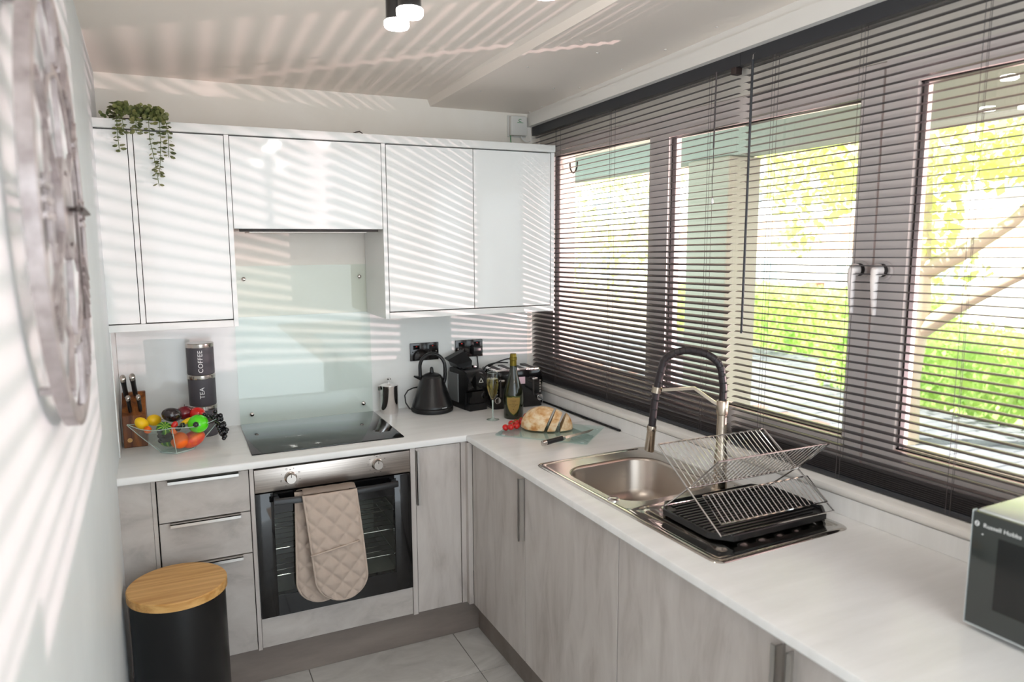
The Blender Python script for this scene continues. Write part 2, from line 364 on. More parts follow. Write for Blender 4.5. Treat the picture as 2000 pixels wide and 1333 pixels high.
# ------------------------------------------------------------------ venetian blinds
def slat_mesh(L, name='slat'):
    bm = B(); up = []; n = 6
    for i in range(n+1):
        y = -.0125+.025*i/n; h = .0022*(1-(y/.0125)**2); up.append((y, h))
    ring = [(y, h+.00025) for y, h in up]+[(y, h-.00025) for y, h in up[::-1]]
    loft(bm, [[(0, y, z) for y, z in ring], [(L, y, z) for y, z in ring]])
    me = bpy.data.meshes.new(name); bmesh.ops.recalc_face_normals(bm, faces=bm.faces[:]); bm.to_mesh(me); bm.free(); me.shade_smooth(); me.set_sharp_from_angle(angle=math.radians(40))
    me.materials.append(MATS['blind_slat'])
    return me
OFF = .036
def blind(name, label, y0, y1, tilt, nstack, ladders, low=0):
    L = (y0-y1)*math.sqrt(1+KW*KW)
    r = thing(name, label, 'blind', (XW(y0)+OFF, y0, 0), math.atan2(-1, KW), 'grey venetian blinds over the window')
    lx = lambda y: (y0-y)*math.sqrt(1+KW*KW)
    zt = lambda x: ZH(y0-x)
    L0 = L; L = L+.0145; xs = -.0145 if y0 < -1 else 0
    b = B(); hexa(b, [(xs, -.013, zt(xs)-.042), (L, -.013, zt(L)-.042), (L, .014, zt(L)-.042), (xs, .014, zt(xs)-.042), (xs, -.013, zt(xs)), (L, -.013, zt(L)), (L, .014, zt(L)), (xs, .014, zt(xs))])
    finish('headrail', b, 'blind_rail', r); L = L0
    b = B(); box(b, .002, L-.002, -.0135, .0135, 1.0, 1.017, .004); finish('bottom_rail', b, 'blind_rail', r, smooth=40)
    me = slat_mesh(L-.004)
    for i in range(nstack):
        z = 1.0215+.0058*i
        link('slat', me, None, r, (.002+random.uniform(-.001, .001), 0, z), (math.radians(min(tilt+low, 14)+random.uniform(-2, 2)), 0, 0))
    zs = 1.0215+.0058*nstack+.012; top = zt(0)-.055; n = int((top-zs)/.0228)
    for i in range(n+1):
        f = i/n; z = zs+(top-zs)*f; ztop = zt(L)-.055
        sl = math.atan2((ztop-top)*f, L)
        link('slat', me, None, r, (.002, 0, z), (math.radians(tilt+low*max(0, (1.95-z)/.9)+random.uniform(-.2, .2)), -sl, 0))
    for y in ladders:
        x = lx(y)
        for dy in (-.0135, .0135):
            b = B(); tube(b, [(x, dy, 1.005), (x, dy, zt(x)-.042)], .0007, 5); finish('ladder_cord', b, 'cord', r)
        b = B(); tube(b, [(x+.012, -.0145, 1.005), (x+.012, -.0145, zt(x)-.042)], .0006, 5); finish('lift_cord', b, 'cord', r)
    return r, lx
b1, lx = blind('venetian_blind', 'dark grey venetian blind with half-closed slats behind the kettle, toaster and tap', -.012, -1.395, 7, 4, (-.24, -.68, -1.27), 24)
x = lx(-1.31)
b = B(); tube(b, [(x, -.022, 2.285), (x, -.024, 2.03)], .0028, 8); tube(b, [(x, -.024, 2.03), (x+.004, -.024, 1.97), (x-.003, -.024, 1.93), (x+.002, -.024, 1.86)], .001, 5); finish('pull_cord', b, 'cord', b1)
b = B(); lathe(b, [(.002, .02), (.005, .012), (.005, .004), (.003, 0)], 12, (x+.002, -.024, 1.84)); finish('cord_knob', b, 'print_white', b1, smooth=60)
b = B(); box(b, lx(-1.385)-.012, lx(-1.385)+.01, -.018, .012, 2.262, 2.285, .002); finish('rail_bracket', b, 'clock_dark', b1)
b2, lx = blind('venetian_blind', 'dark grey venetian blind with open slats reaching from the tap to the microwave', -1.425, -3.15, 1.5, 8, (-1.55, -1.86, -2.19, -2.7), 3)
x = lx(-1.475)
b = B(); tube(b, [(x, -.024, 2.29), (x, -.027, 1.40)], .0042, 8); finish('tilt_wand', b, 'blind_rail', b2, smooth=60)
b = B(); tube(b, [(x, -.012, 2.312), (x, -.022, 2.305), (x, -.024, 2.285)], .0016, 6); finish('wand_hook', b, 'chrome', b2)

# ------------------------------------------------------------------ worktops
ZT = .91; TK = .028
b = B(); box(b, XL(-.3)-.0, 1.864, -.607, -.0045, ZT-TK, ZT, .0)
es = [e for e in b.edges if all(abs(v.co.y+.607) < 1e-5 for v in e.verts) and abs(e.verts[0].co.z-e.verts[1].co.z) < 1e-5]
bmesh.ops.bevel(b, geom=es, offset=.006, segments=3, profile=.5, affect='EDGES')
wk = finish('worktop', b, 'worktop', smooth=35); tag(wk, 'white worktop along the back wall holding the hob and kettle', 'worktop')
b = B(); BX0, BX1, BY0, BY1 = 1.415, 1.815, -1.165, -1.575
def seg(y0, y1, x0, x1, bev=False):
    X0 = (lambda y: XF(y)) if x0 is None else (lambda y: x0); X1 = (lambda y: XW(y)) if x1 is None else (lambda y: x1)
    if not bev: hexa(b, [(X0(y0), y0, ZT-TK), (X1(y0), y0, ZT-TK), (X1(y1), y1, ZT-TK), (X0(y1), y1, ZT-TK), (X0(y0), y0, ZT), (X1(y0), y0, ZT), (X1(y1), y1, ZT), (X0(y1), y1, ZT)])
pf = [(.0, ZT-TK+.006), (.006, ZT-TK), (.05, ZT-TK), (.05, ZT), (.006, ZT), (.0018, ZT-.0018), (0, ZT-.006)]
loft(b, [[(XF(y)+o, y, z) for o, z in pf] for y in (-.6085, -3.2)])
def fr2(y0, y1, x1): hexa(b, [(XF(y0)+.05, y0, ZT-TK), (x1 or XW(y0), y0, ZT-TK), (x1 or XW(y1), y1, ZT-TK), (XF(y1)+.05, y1, ZT-TK), (XF(y0)+.05, y0, ZT), (x1 or XW(y0), y0, ZT), (x1 or XW(y1), y1, ZT), (XF(y1)+.05, y1, ZT)])
fr2(-.6085, BY0, None); fr2(BY0, BY1, BX0); fr2(BY1, -3.2, None); seg(BY0, BY1, BX1, None)
wk2 = finish('worktop', b, 'worktop', smooth=35); tag(wk2, 'white worktop along the window wall with the sink set into it', 'worktop')
b = B(); tube(b, [(XW(-.2)-.017, -.2, .915), (XW(-.84)-.017, -.84, .915)], .005, 8); st = finish('sealing_strip', b, 'cable_black', smooth=60); tag(st, 'thin black strip lying along the foot of the window upstand', 'strip')

# ------------------------------------------------------------------ base units, back run
FP = -.587; ZB = .163; ZD = .879
def carcass(name, par, x0, x1, y0, y1, z0, z1, t=.018):
    b = B(); box(b, x0, x0+t, y0, y1, z0, z1); box(b, x1-t, x1, y0, y1, z0, z1); box(b, x0+t, x1-t, y0, y1, z0, z0+t); box(b, x0+t, x1-t, y1-.01, y1, z0+t, z1)
    return finish(name, b, 'carcass', par)
f = thing('filler_panel', 'narrow grey filler panel between the left wall and the drawers', 'panel', (0, 0, 0))
finish('panel', box(B(), -.0045, .098, FP, FP+.02, ZB, ZD), 'stone_drawer', f); finish('edge_strip', box(B(), .099, .112, FP-.003, FP+.02, ZB, ZD), 'stone_drawer', f)
d = thing('drawer_unit', 'grey three-drawer base unit behind the bin', 'cabinet', (0, 0, 0))
carcass('body', d, .115, .424, FP+.022, -.02, ZB, ZD)
for z0, z1 in ((.7205, .876), (.557, .7165), (ZB, .553)):
    dr = finish('drawer', box(B(), .1165, .4225, FP, FP+.02, z0, z1, .001, 1), 'stone_drawer', d)
    b = B(); box(b, .152, .388, FP-.022, FP+.001, z1-.0015, z1+.0015); box(b, .152, .388, FP-.022, FP-.019, z1-.012, z1+.0015); finish('handle', b, 'alu', dr)
f = thing('end_panel', 'slim grey end panel left of the oven', 'panel'); finish('panel', box(B(), .4255, .4395, FP-.004, FP+.05, ZB-.004, ZD), 'stone_door', f)
f = thing('end_panel', 'slim grey end panel right of the oven', 'panel'); finish('panel', box(B(), 1.0435, 1.0635, FP-.004, FP+.05, ZB-.004, ZD), 'stone_door', f)
# oven housing with filler below
h = thing('oven_housing', 'grey cabinet housing with a plain panel below the oven', 'cabinet')
finish('lower_panel', box(B(), .441, 1.042, FP, FP+.02, ZB, .2835, .001, 1), 'stone_drawer', h)
carcass('body', h, .441, 1.042, FP+.022, -.02, ZB, ZD, .004)
c = thing('base_cabinet', 'grey base cabinet with a narrow door right of the oven', 'cabinet')
carcass('body', c, 1.0655, 1.262, FP+.022, -.02, ZB, ZD)
dd = finish('door', box(B(), 1.0665, 1.261, FP, FP+.02, ZB, .876, .001, 1), 'stone_door', c)
b = B(); box(b, 1.0655, 1.069, FP-.02, FP+.001, .64, .868); box(b, 1.0655, 1.078, FP-.02, FP-.017, .64, .868); finish('handle', b, 'alu', dd)
f = thing('corner_post', 'grey corner post where the two cabinet runs meet', 'panel')
b = B(); box(b, 1.264, 1.303, FP-.002, FP+.02, ZB, ZD); finish('panel', b, 'stone_door', f)
b = B(); box(b, 1.284, 1.304, FP-.03, FP-.002, ZB, ZD); finish('side_panel', b, 'stone_door', f)
p = finish('plinth', box(B(), .0, 1.356, -.54, -.525, .001, ZB-.004), 'plinth'); tag(p, 'brown-grey plinth under the oven side of the cabinets', 'plinth')

# ------------------------------------------------------------------ base units, window run (turned by the small skew)
RA = math.atan(.016)
def rr(name, label, cat, y0, y1, hand=None, body=True):
    r = thing(name, label, cat, (XF(y0)+.02, y0, 0), RA)
    L = y0-y1
    if body: carcass('body', r, .022, .5, -L+.002, -.002, ZB, ZD)
    dr = finish('door', box(B(), 0, .02, -L+.0015, -.0015, ZB, .876, .001, 1), 'stone_door', r)
    if hand:
        yy = -L+.0015 if hand == 'near' else -.0015; sgn = 1 if hand == 'near' else -1
        b = B(); y2 = yy+sgn*.003; box(b, -.022, .001, min(yy, y2), max(yy, y2), .635, .868); y3 = yy+sgn*.014; box(b, -.022, -.019, min(yy, y3), max(yy, y3), .635, .868); finish('handle', b, 'alu', dr)
    return r
rr('base_cabinet', 'grey corner base cabinet door with a slim upright handle below the cutting board', 'cabinet', -.622, -1.1025, 'near')
rr('base_cabinet', 'grey base cabinet with a plain door under the sink bowl', 'cabinet', -1.1035, -1.692)
rr('base_cabinet', 'grey base cabinet with a wide door under the sink drainer', 'cabinet', -1.693, -2.298, 'near')
rr('base_cabinet', 'grey base cabinet nearest the camera below the microwave', 'cabinet', -2.322, -2.92, 'far')
f = thing('end_panel', 'slim grey upright between the two nearest cabinet doors', 'panel', (XF(-2.3)+.02, -2.3, 0), RA); finish('panel', box(B(), .004, .3, -.021, 0, ZB, ZD), 'stone_door', f)
b = B(); hexa(b, [(1.356, -.541, .001), (1.372, -.541, .001), (1.372+.042, -3.1, .001), (1.356+.042, -3.1, .001), (1.356, -.541, ZB-.004), (1.372, -.541, ZB-.004), (1.372+.042, -3.1, ZB-.004), (1.356+.042, -3.1, ZB-.004)])
p = finish('plinth', b, 'plinth'); tag(p, 'brown-grey plinth under the cabinets on the window side', 'plinth')

# ------------------------------------------------------------------ wall units
WF = -.337; ZC = 2.118; ZV = 1.386
def door(par, x0, x1, z0, z1, y=WF, name='door'):
    return finish(name, box(B(), x0, x1, y, y+.018, z0, z1, .0015, 2), 'gloss_white', par)
u = thing('wall_cabinet', 'white gloss wall cabinet by the left wall under the trailing plant', 'cabinet')
b = B(); box(b, -.008, .424, WF+.019, -.005, 1.414, ZC); finish('body', b, 'gap_dark', u)
door(u, -.0112, .094, 1.416, 2.1145, name='filler'); finish('filler_strip', box(B(), .0965, .113, WF-.002, WF+.017, 1.414, 2.1145, .001, 1), 'gloss_white', u)
door(u, .1155, .4185, 1.4165, 2.1145)
finish('side_panel', box(B(), .4205, .4375, WF, -.005, ZV, ZC, .001, 1), 'gloss_white', u)
finish('pelmet', box(B(), -.011, .4195, WF-.003, -.005, ZV, 1.4125, .001, 1), 'edge_white', u)
u = thing('wall_cabinet', 'short white gloss wall cabinet bridging over the hob', 'cabinet')
b = B(); box(b, .4385, 1.034, WF+.019, -.005, 1.7765, ZC); finish('body', b, 'gap_dark', u)
door(u, .4395, 1.0255, 1.766, 2.1145)
u = thing('wall_cabinet', 'white gloss double wall cabinet beside the window blind', 'cabinet')
b = B(); box(b, 1.046, 1.822, WF+.019, -.005, 1.414, ZC); finish('body', b, 'gap_dark', u)
finish('side_panel', box(B(), 1.0275, 1.0445, WF, -.005, ZV, ZC, .001, 1), 'gloss_white', u)
finish('side_panel', box(B(), 1.825, 1.843, WF-.002, -.005, ZV, ZC, .001, 1), 'gloss_white', u)
door(u, 1.0475, 1.4365, 1.4165, 2.1145); door(u, 1.4395, 1.8225, 1.4165, 2.1145)
finish('pelmet', box(B(), 1.0447, 1.8248, WF-.003, -.005, ZV, 1.4125, .001, 1), 'edge_white', u)
co = finish('cornice', box(B(), -.011, 1.846, WF-.006, -.005, ZC+.0015, 2.152, .002, 2), 'edge_white', smooth=35); tag(co, 'long white cornice board on top of the wall cabinets', 'cornice')
e = thing('extractor_hood', 'built-in extractor tucked under the short cabinet over the hob', 'extractor', (0, 0, 0))
finish('casing', box(B(), .46, 1.01, -.31, -.04, 1.757, 1.7755, .003), 'alu', e)
finish('filter', box(B(), .50, .97, -.28, -.08, 1.752, 1.757), 'steel_brushed', e); finish('front_edge', box(B(), .46, 1.01, -.318, -.3095, 1.755, 1.7655, .001, 1), 'gap_dark', e)

# ------------------------------------------------------------------ splashback, hob, oven
g = thing('splashback', 'clear greenish glass splashback panel on the wall behind the hob', 'splashback', (.445, 0, .911))
finish('panel', box(B(), 0, .594, -.0155, -.0095, 0, .701), 'glass_green', g)
for x, z in ((.045, .645), (.55, .645), (.05, .045), (.55, .045)):
    b = B(); lathe(b, [(.0, 0), (.009, 0), (.009, .005), (.006, .0075), (0, .008)], 16)
    bmesh.ops.rotate(b, cent=(0, 0, 0), matrix=Matrix.Rotation(PI/2, 3, 'X'), verts=b.verts[:])
    finish('cap_screw', b, 'steel', g, (x, -.0155, z), 40)
hb = thing('hob', 'black glass hob set into the worktop', 'hob', (.444, -.522, ZT))
finish('glass_plate', box(B(), 0, .597, 0, .505, .0002, .005, .0015, 2), 'hob_glass', hb, smooth=40)

ov = thing('oven', 'built-in electric oven with steel control panel and black glass door', 'oven', (.4415, FP, .286))
OW, OH = .6, .592
b = B(); zf = .494
finish('control_panel', box(B(), 0, OW, -.006, .02, zf+.003, OH-.006, .0015, 2), 'steel_brushed', ov, smooth=40)
cv = B()  # cavity
x0, x1, z0, z1, D = .05, OW-.05, .06, .44, .40
vs = lambda y, m=0: [(x0+m, y, z0+m), (x1-m, y, z0+m), (x1-m, y, z1-m), (x0+m, y, z1-m)]
loft(cv, [vs(.03), vs(.03+D)], False, True); finish('cavity', cv, 'oven_cavity', ov)
# door: frame of four bars around a window
dr = thing_part = bpy.data.objects.new('door', None); COL.objects.link(dr); dr.parent = ov
b = B(); box(b, 0, .064, -.012, .02, .0, zf, .002); box(b, OW-.07, OW, -.012, .02, .0, zf, .002); box(b, .064, OW-.07, -.012, .02, 0, .082, .0); box(b, .064, OW-.07, -.012, .02, .412, zf, .0)
finish('door_frame', b, 'black_gloss', dr, smooth=40)
finish('door_glass', box(B(), .064, OW-.07, -.010, -.006, .082, .412), 'oven_glass', dr)
b = B(); yy = -.058
pts = [(.062+.474*i/24, yy+.012*((i-12)/12)**2, .468+.003*((i-12)/12)**2) for i in range(25)]
fr_ = frames(pts); rings = []
for p_, u_, v_ in fr_: rings.append([p_+Vector((0, a, c_)) for a, c_ in ((-.009, -.012), (.007, -.014), (.009, .008), (-.004, .012), (-.010, .006))])
loft(b, rings); box(b, .064, .084, -.05, -.011, .458, .478, .003); box(b, .516, .536, -.05, -.011, .458, .478, .003)
finish('handle', b, 'black_satin', dr, smooth=50)
for z in (.135, .245, .33):
    b = B()
    for yk in (.05, .10, .15, .2, .25, .30): tube(b, [(x0+.005, yk, z), (x1-.005, yk, z)], .0022, 6)
    for xk in (x0+.004, x1-.004): tube(b, [(xk, .04, z+.002), (xk, .36, z+.002)], .003, 6)
    finish('rack', b, 'chrome', ov, smooth=60)
for kx, kz, ticks in ((.130, .543, 8), (.464, .55, 9)):
    k = bpy.data.objects.new('knob', None); COL.objects.link(k); k.parent = ov; k.location = (kx, -.006, kz)
    b = B(); lathe(b, [(.023, 0), (.023, .004), (.020, .006), (.019, .026), (.0175, .028), (0, .028)], 28); bmesh.ops.rotate(b, cent=(0, 0, 0), matrix=Matrix.Rotation(PI/2, 3, 'X'), verts=b.verts[:])
    finish('dial', b, 'steel', k, smooth=35)
    b = B(); box(b, -.001, .001, -.0285, -.027, .006, .017); finish('pointer', b, 'gap_dark', k)
    b = B()
    for i in range(ticks):
        a = math.radians(-60+300*i/(ticks-1)+90) if ticks == 9 else math.radians(-150+300*i/(ticks-1)+90)
        cx, cz = .036*math.cos(a), .036*math.sin(a)
        if ticks == 9: box(b, cx-.003, cx+.003, -.0006, 0, cz-.0007, cz+.0007)
        elif i % 2 == 0: box(b, cx-.003, cx+.003, -.0006, 0, cz-.003, cz-.002); box(b, cx-.003, cx+.003, -.0006, 0, cz+.002, cz+.003); box(b, cx-.003, cx-.002, -.0006, 0, cz-.002, cz+.002); box(b, cx+.002, cx+.003, -.0006, 0, cz-.002, cz+.002)
        else: box(b, cx-.0025, cx+.0025, -.0006, 0, cz-.0004, cz+.0004); box(b, cx-.0004, cx+.0004, -.0006, 0, cz-.0025, cz+.0025)
    box(b, -.003, .003, -.0006, 0, .029, .031); finish('markings', b, 'gap_dark', k)

# double oven glove over the oven handle
gl = thing('oven_glove', 'beige quilted double oven glove hanging over the oven handle', 'oven glove', (.70, FP-.06, .30))
def pad(name, xt, xb, zt, zb, hw, yf, out, par):
    bm = B(); NS, NT = 44, 84; th = .011
    def pos(s, t, side):
        z = zt+(zb-zt)*t; d = z-zb; w = hw
        if d < hw: w = math.sqrt(max(hw*hw-(hw-d)**2, 1e-8))
        cx = xt+(xb-xt)*t; X = s*w
        qu, qv = X/.070, (z-zb)/.078
        q = min(abs(math.sin(PI*(qu+qv))), abs(math.sin(PI*(qu-qv))))**.55
        edge = max(0, 1-max(0, (abs(s)-.88)/.12)) if w > .01 else 0
        h = (.002+.0125*q)*min(1, edge+.15)
        return (cx+X, yf(t)+(-h if side else th*.3), z)
    F = [[bm.verts.new(pos(-1+2*i/NS, (j/NT)**.93 if j < NT else 1, 1)) for i in range(NS+1)] for j in range(NT+1)]
    K = [[bm.verts.new(pos(-1+2*i/NS, (j/NT)**.93 if j < NT else 1, 0)) for i in range(NS+1)] for j in range(NT+1)]
    for j in range(NT):
        for i in range(NS):
            bm.faces.new((F[j][i], F[j][i+1], F[j+1][i+1], F[j+1][i])); bm.faces.new((K[j][i], K[j+1][i], K[j+1][i+1], K[j][i+1]))
    for j in range(NT):
        bm.faces.new((F[j][0], F[j+1][0], K[j+1][0], K[j][0])); bm.faces.new((F[j][NS], K[j][NS], K[j+1][NS], F[j+1][NS]))
    for i in range(NS): bm.faces.new((F[0][i], K[0][i], K[0][i+1], F[0][i+1]))
    o = finish(name, bm, 'glove_cloth', par, smooth=180)
    edge = []
    for j in range(0, NT+1, 2):
        t = (j/NT)**.93 if j < NT else 1
        edge.append(pos(-1, t, 0))
    e2 = []
    for j in range(0, NT+1, 2):
        t = (j/NT)**.93 if j < NT else 1
        e2.append(pos(1, t, 0))
    pts = [(x, y-.003, z) for x, y, z in edge[:-1]]
    # bottom round
    cx = xb; pts += [(cx+hw*math.sin(a)*1.0, yf(1)-.001, zb+hw-hw*math.cos(a)) for a in [math.radians(-24+6*k) for k in range(9)]]
    pts += [(x, y-.003, z) for x, y, z in e2[:-1][::-1]]
    P = [Vector(p) for p in pts]; q = [P[0]]
    for v in P[1:]:
        if (v-q[-1]).length > .003: q.append(v)
    bt = B(); tube(bt, q, .0048, 8); finish('piping', bt, 'glove_cloth', o, smooth=180)
    return o
pad('back_pad', -.018, -.03, .475, .022, .098, lambda t: .03-.002*math.sin(3*t), 0, gl)
fp = pad('front_pad', .002, .042, .475, .038, .098, lambda t: -.024-.012*math.sin(PI*t), 0, gl)
b = B(); tube(b, [(-.083+.01*k*2.05, -.049-.003*math.sin(PI*k/9), .245+.0032*k) for k in range(10)], .004, 6); finish('pocket_seam', b, 'glove_cloth', fp, smooth=180)
b = B(); NA = 12
rings = []
for k in range(NA+1):
    a = PI*k/NA; y = .003+.029*math.cos(PI-a); z = .470+.012*math.sin(a); sh = -.008*(math.cos(a)) 
    r_ = []
    for i in range(21):
        s = -1+2*i/20; qq = .0015*abs(math.sin(6*s))
        r_.append((s*.098+(.002 if k < NA/2 else .002-.02*(k-NA/2)/(NA/2)), y, z+.008+qq))
    rings.append(r_)
loft(b, rings, False, False, closed=False)
bmesh.ops.solidify(b, geom=b.faces[:], thickness=.006); finish('fold', b, 'glove_cloth', gl, smooth=180)

# ------------------------------------------------------------------ bin
bn = thing('waste_bin', 'round black bin with a bamboo lid by the left wall', 'bin', (.166, -.822, 0))
b = B(); lathe(b, [(.0, .002), (.140, .002), (.146, .012), (.146, .566), (.143, .566), (.0, .566)], 56); finish('body', b, 'bin_black', bn, smooth=40)
b = B(); lathe(b, [(.0, .566), (.148, .566), (.153, .569), (.153, .594), (.150, .597), (.0, .597)], 56); finish('lid', b, 'bamboo', bn, smooth=40)

# ------------------------------------------------------------------ sockets, plugs
def socket(name, label, x0, z0):
    s = thing(name, label, 'socket', (x0, -.004, z0), group='twin sockets on the back wall')
    finish('plate', box(B(), 0, .146, -.008, 0, 0, .087, .002, 2), 'socket_black', s, smooth=40)
    for k in (0, 1):
        cx = .04+.066*k
        b = B(); box(b, cx-.016 + (.008 if k else -.008), cx+.016+(.008 if k else -.008), -.0115, -.0075, .056, .076, .001, 1); sw = finish('switch', b, 'black_gloss', s)
        b = B(); box(b, cx-.0028 + (.008 if k else -.008), cx+.0028+(.008 if k else -.008), -.0122, -.0114, .0690, .0718); finish('indicator', b, 'neon_red', sw)
        for dx, dz, w, h in ((0, .036, .005, .010), (-.011, .018, .008, .005), (.011, .018, .008, .005)):
            b = B(); box(b, cx+dx-w/2, cx+dx+w/2, -.0085, -.0075, dz-h/2+.004, dz+h/2+.004); finish('pin_hole', b, 'gap_dark', s)
    for x in (.013, .133):
        b = B(); cyl(b, (x, -.0095, .0435), (x, -.0075, .0435), .003, n=10); finish('screw', b, 'chrome', s)
    return s
socket('wall_socket', 'black twin wall socket behind the kettle', 1.2305, 1.139)
socket('wall_socket', 'black twin wall socket above the coffee machine', 1.4655, 1.139)
def plug(label, x, z, pts, grp='plugs in the wall sockets'):
    p = thing('plug', label, 'plug', (x, -.012, z))
    b = B(); box(b, -.024, .024, -.03, 0, -.024, .024, .007, 3); finish('body', b, 'black_satin', p, smooth=40)
    b = B(); tube(b, pts, .0035, 8); finish('cable', b, 'cable_black', p, smooth=60)
plug('black plug with a cable in the right half of the socket above the coffee machine', 1.572, 1.172, bez((.0, -.02, -.022), (.0, -.03, -.08), (.01, -.02, -.12), (.0, -.01, -.16), 10) )

# ------------------------------------------------------------------ canisters
def canister(label, z, txt, h=.131):
    c = thing('canister', label, 'canister', (.297, -.105, z), group='stacked storage canisters'); R = .053
    b = B(); lathe(b, [(0, .0005), (R-.002, .0005), (R, .003), (R, h-.019), (R-.001, h-.018), (0, h-.018)], 40); finish('body', b, 'canister', c, smooth=40)
    b = B(); lathe(b, [(0, h-.018), (R+.001, h-.018), (R+.0015, h-.016), (R+.0015, h-.003), (R-.001, h-.0005), (0, h-.0005)], 40); finish('lid', b, 'steel', c, smooth=40)
    if txt:
        me = text_mesh(txt, .026, .0003, 1.05); a0 = math.atan2(-3.2, -.08)
        for v in me.vertices:
            u, w, dd = v.co.x, v.co.y, v.co.z
            a = a0-w/R; rr_ = R+.0006+dd
            v.co = (rr_*math.cos(a+.0), rr_*math.sin(a), h*.43+u)
        link('lettering', me, 'print_white', c)
    return c
canister('dark grey canister at the bottom of the stack behind the fruit bowl', .91, None)
canister('dark grey TEA canister in the middle of the stack', .91+.131, 'TEA')
canister('dark grey COFFEE canister on top of the stack', .91+.262, 'COFFEE')

# ------------------------------------------------------------------ knife block
kb = thing('knife_block', 'dark brown wooden knife block in the left corner of the worktop', 'knife block', (.042, -.135, .911))
b = B(); prof = [(-.062, 0), (.05, 0), (.05, .205), (.03, .205), (-.062, .128)]
loft(b, [[(-.042, y, z) for y, z in prof], [(.042, y, z) for y, z in prof]]); bmesh.ops.bevel(b, geom=b.edges[:], offset=.002, segments=1, affect='EDGES')
finish('block', b, 'wood_block', kb)
b = B(); cyl(b, (-.02, -.0632, .03), (-.02, -.062, .03), .009, n=18); finish('badge', b, 'bamboo', kb)
for i, (x, y, z, sc, lab) in enumerate(((-.025, .006, .19, 1.0, 'large steel-capped black knife handle at the back left of the knife block'), (.008, .008, .193, 1.0, 'large steel-capped black knife handle at the back right of the knife block'), (-.012, -.046, .138, .78, 'small steel-capped black knife handle at the front left of the knife block'), (.024, -.046, .138, .78, 'small steel-capped black knife handle at the front right of the knife block'))):
    k = thing('kitchen_knife', lab, 'knife', (.042+x, -.135+y, .911+z), group='knives in the block'); k.rotation_euler = (math.radians(38), 0, math.radians(random.uniform(-3, 3))); k.scale = (sc, sc, sc)
    sec = [(.0100*math.cos(2*PI*j/14), .0135*math.sin(2*PI*j/14)) for j in range(14)]
    b = B(); loft(b, [[(x_*f_, y_*f_, z_) for x_, y_ in sec] for z_, f_ in ((.012, .85), (.03, .95), (.07, .9), (.104, 1.08))]); finish('handle', b, 'black_satin', k, smooth=50)
    b = B(); loft(b, [[(x_*f_, y_*f_, z_) for x_, y_ in sec] for z_, f_ in ((.104, 1.1), (.116, 1.12), (.122, .9), (.124, .4))]); finish('end_cap', b, 'steel', k, smooth=50)
    b = B(); loft(b, [[(x_*f_, y_*f_, z_) for x_, y_ in sec] for z_, f_ in ((-.004, .8), (.012, .86))]); finish('bolster', b, 'steel', k, smooth=50)

# ------------------------------------------------------------------ fruit bowl
bw = thing('fruit_bowl', 'clear glass bowl with pointed corners heaped with fruit', 'bowl', (.191, -.327, .9105))
def bowl_ring(k, zc, h, n=10):
    # rhombic ring: corners left, near, right, far ; sides sag between corners
    cs = [(-.168, .004), (-.014, -.128), (.166, -.006), (.012, .128)]; out = []
    for i in range(4):
        a, c_ = cs[i], cs[(i+1) % 4]
        for j in range(n):
            t = j/n; sag = math.sin(PI*t); q = .10*sag
            x = (a[0]*(1-t)+c_[0]*t)*(1+q*.6); y = (a[1]*(1-t)+c_[1]*t)*(1+q*.6)
            cz = (1-sag*.35)
            out.append((x*k, y*k, zc+h*cz))
    return out
prof = [(.34, .0, 0), (.40, .012, 0), (.52, .028, .004), (.68, .048, .012), (.84, .066, .024), (1.0, .079, .042)]
inner = [(k-.022, z+.004, h) for k, z, h in prof[::-1]]
b = B(); loft(b, [bowl_ring(k, z, h) for k, z, h in prof]+[bowl_ring(k, z, h) for k, z, h in inner]); finish('glass', b, 'glass_bowl', bw, smooth=28)
b = B(); tube(b, bowl_ring(.99, .081, .042), .0017, 6, True); finish('rim', b, 'glass_edge', bw, smooth=60)
for k in range(4): b = B(); tube(b, [bowl_ring(kk, z, h)[k*10] for kk, z, h in prof], .0018, 6); finish('corner_edge', b, 'glass_edge', bw, smooth=60)
b = B(); tube(b, bowl_ring(.36, .004, 0), .0034, 6, True); finish('foot_edge', b, 'glass_edge', bw, smooth=60)

def fruit(name, label, cat, m, c, r, s=(1, 1, 1), rot=(0, 0, 0), f=None, stem=None, group='fruit in the glass bowl'):
    o = thing(name, label, cat, c, group=group); o.rotation_euler = rot
    b = B(); ball(b, (0, 0, 0), r, s, 28, 18, f); finish('skin', b, m, o, smooth=180)
    if stem: b = B(); tube(b, [(0, 0, r*s[2]*.78), (.001, 0, r*s[2]*.95), (.003, .001, r*s[2]*1.0+stem)], .0014, 6); finish('stem', b, 'clock_dark', o)
    return o
def applef(th, ph): return 1+.05*math.cos(5*ph)*(1 if th < 1 else 0)*.5
fruit('lemon', 'yellow lemon at the left tip of the glass bowl', 'lemon', 'lemon', (.073, -.322, 1.032), .021, (1, 1, 1.35), (.2, -.7, 0))
fruit('lemon', 'yellow lemon beside the green striped gourd at the back', 'lemon', 'lemon', (.114, -.275, 1.03), .022, (1.25, 1, 1), (0, .2, .4))
fruit('orange', 'small orange peeping out under the yellow lemon', 'orange', 'orange', (.093, -.352, 1.012), .014)
fruit('gourd', 'small round green gourd with pale stripes', 'gourd', 'gourd', (.149, -.375, 1.017), .026, (1.05, 1.0, .85), (.9, .25, 0), lambda th, ph: 1+.05*math.cos(9*ph))
fruit('aubergine', 'shiny near-black aubergine on top of the fruit', 'aubergine', 'aubergine', (.178, -.31, 1.052), .03, (1.25, 1, .92), (0, .3, .2))
fruit('apple', 'dark red apple at the back of the bowl', 'apple', 'apple_red', (.222, -.272, 1.047), .031, (1.05, 1.05, .88), (0, 0, 0), None, .006)
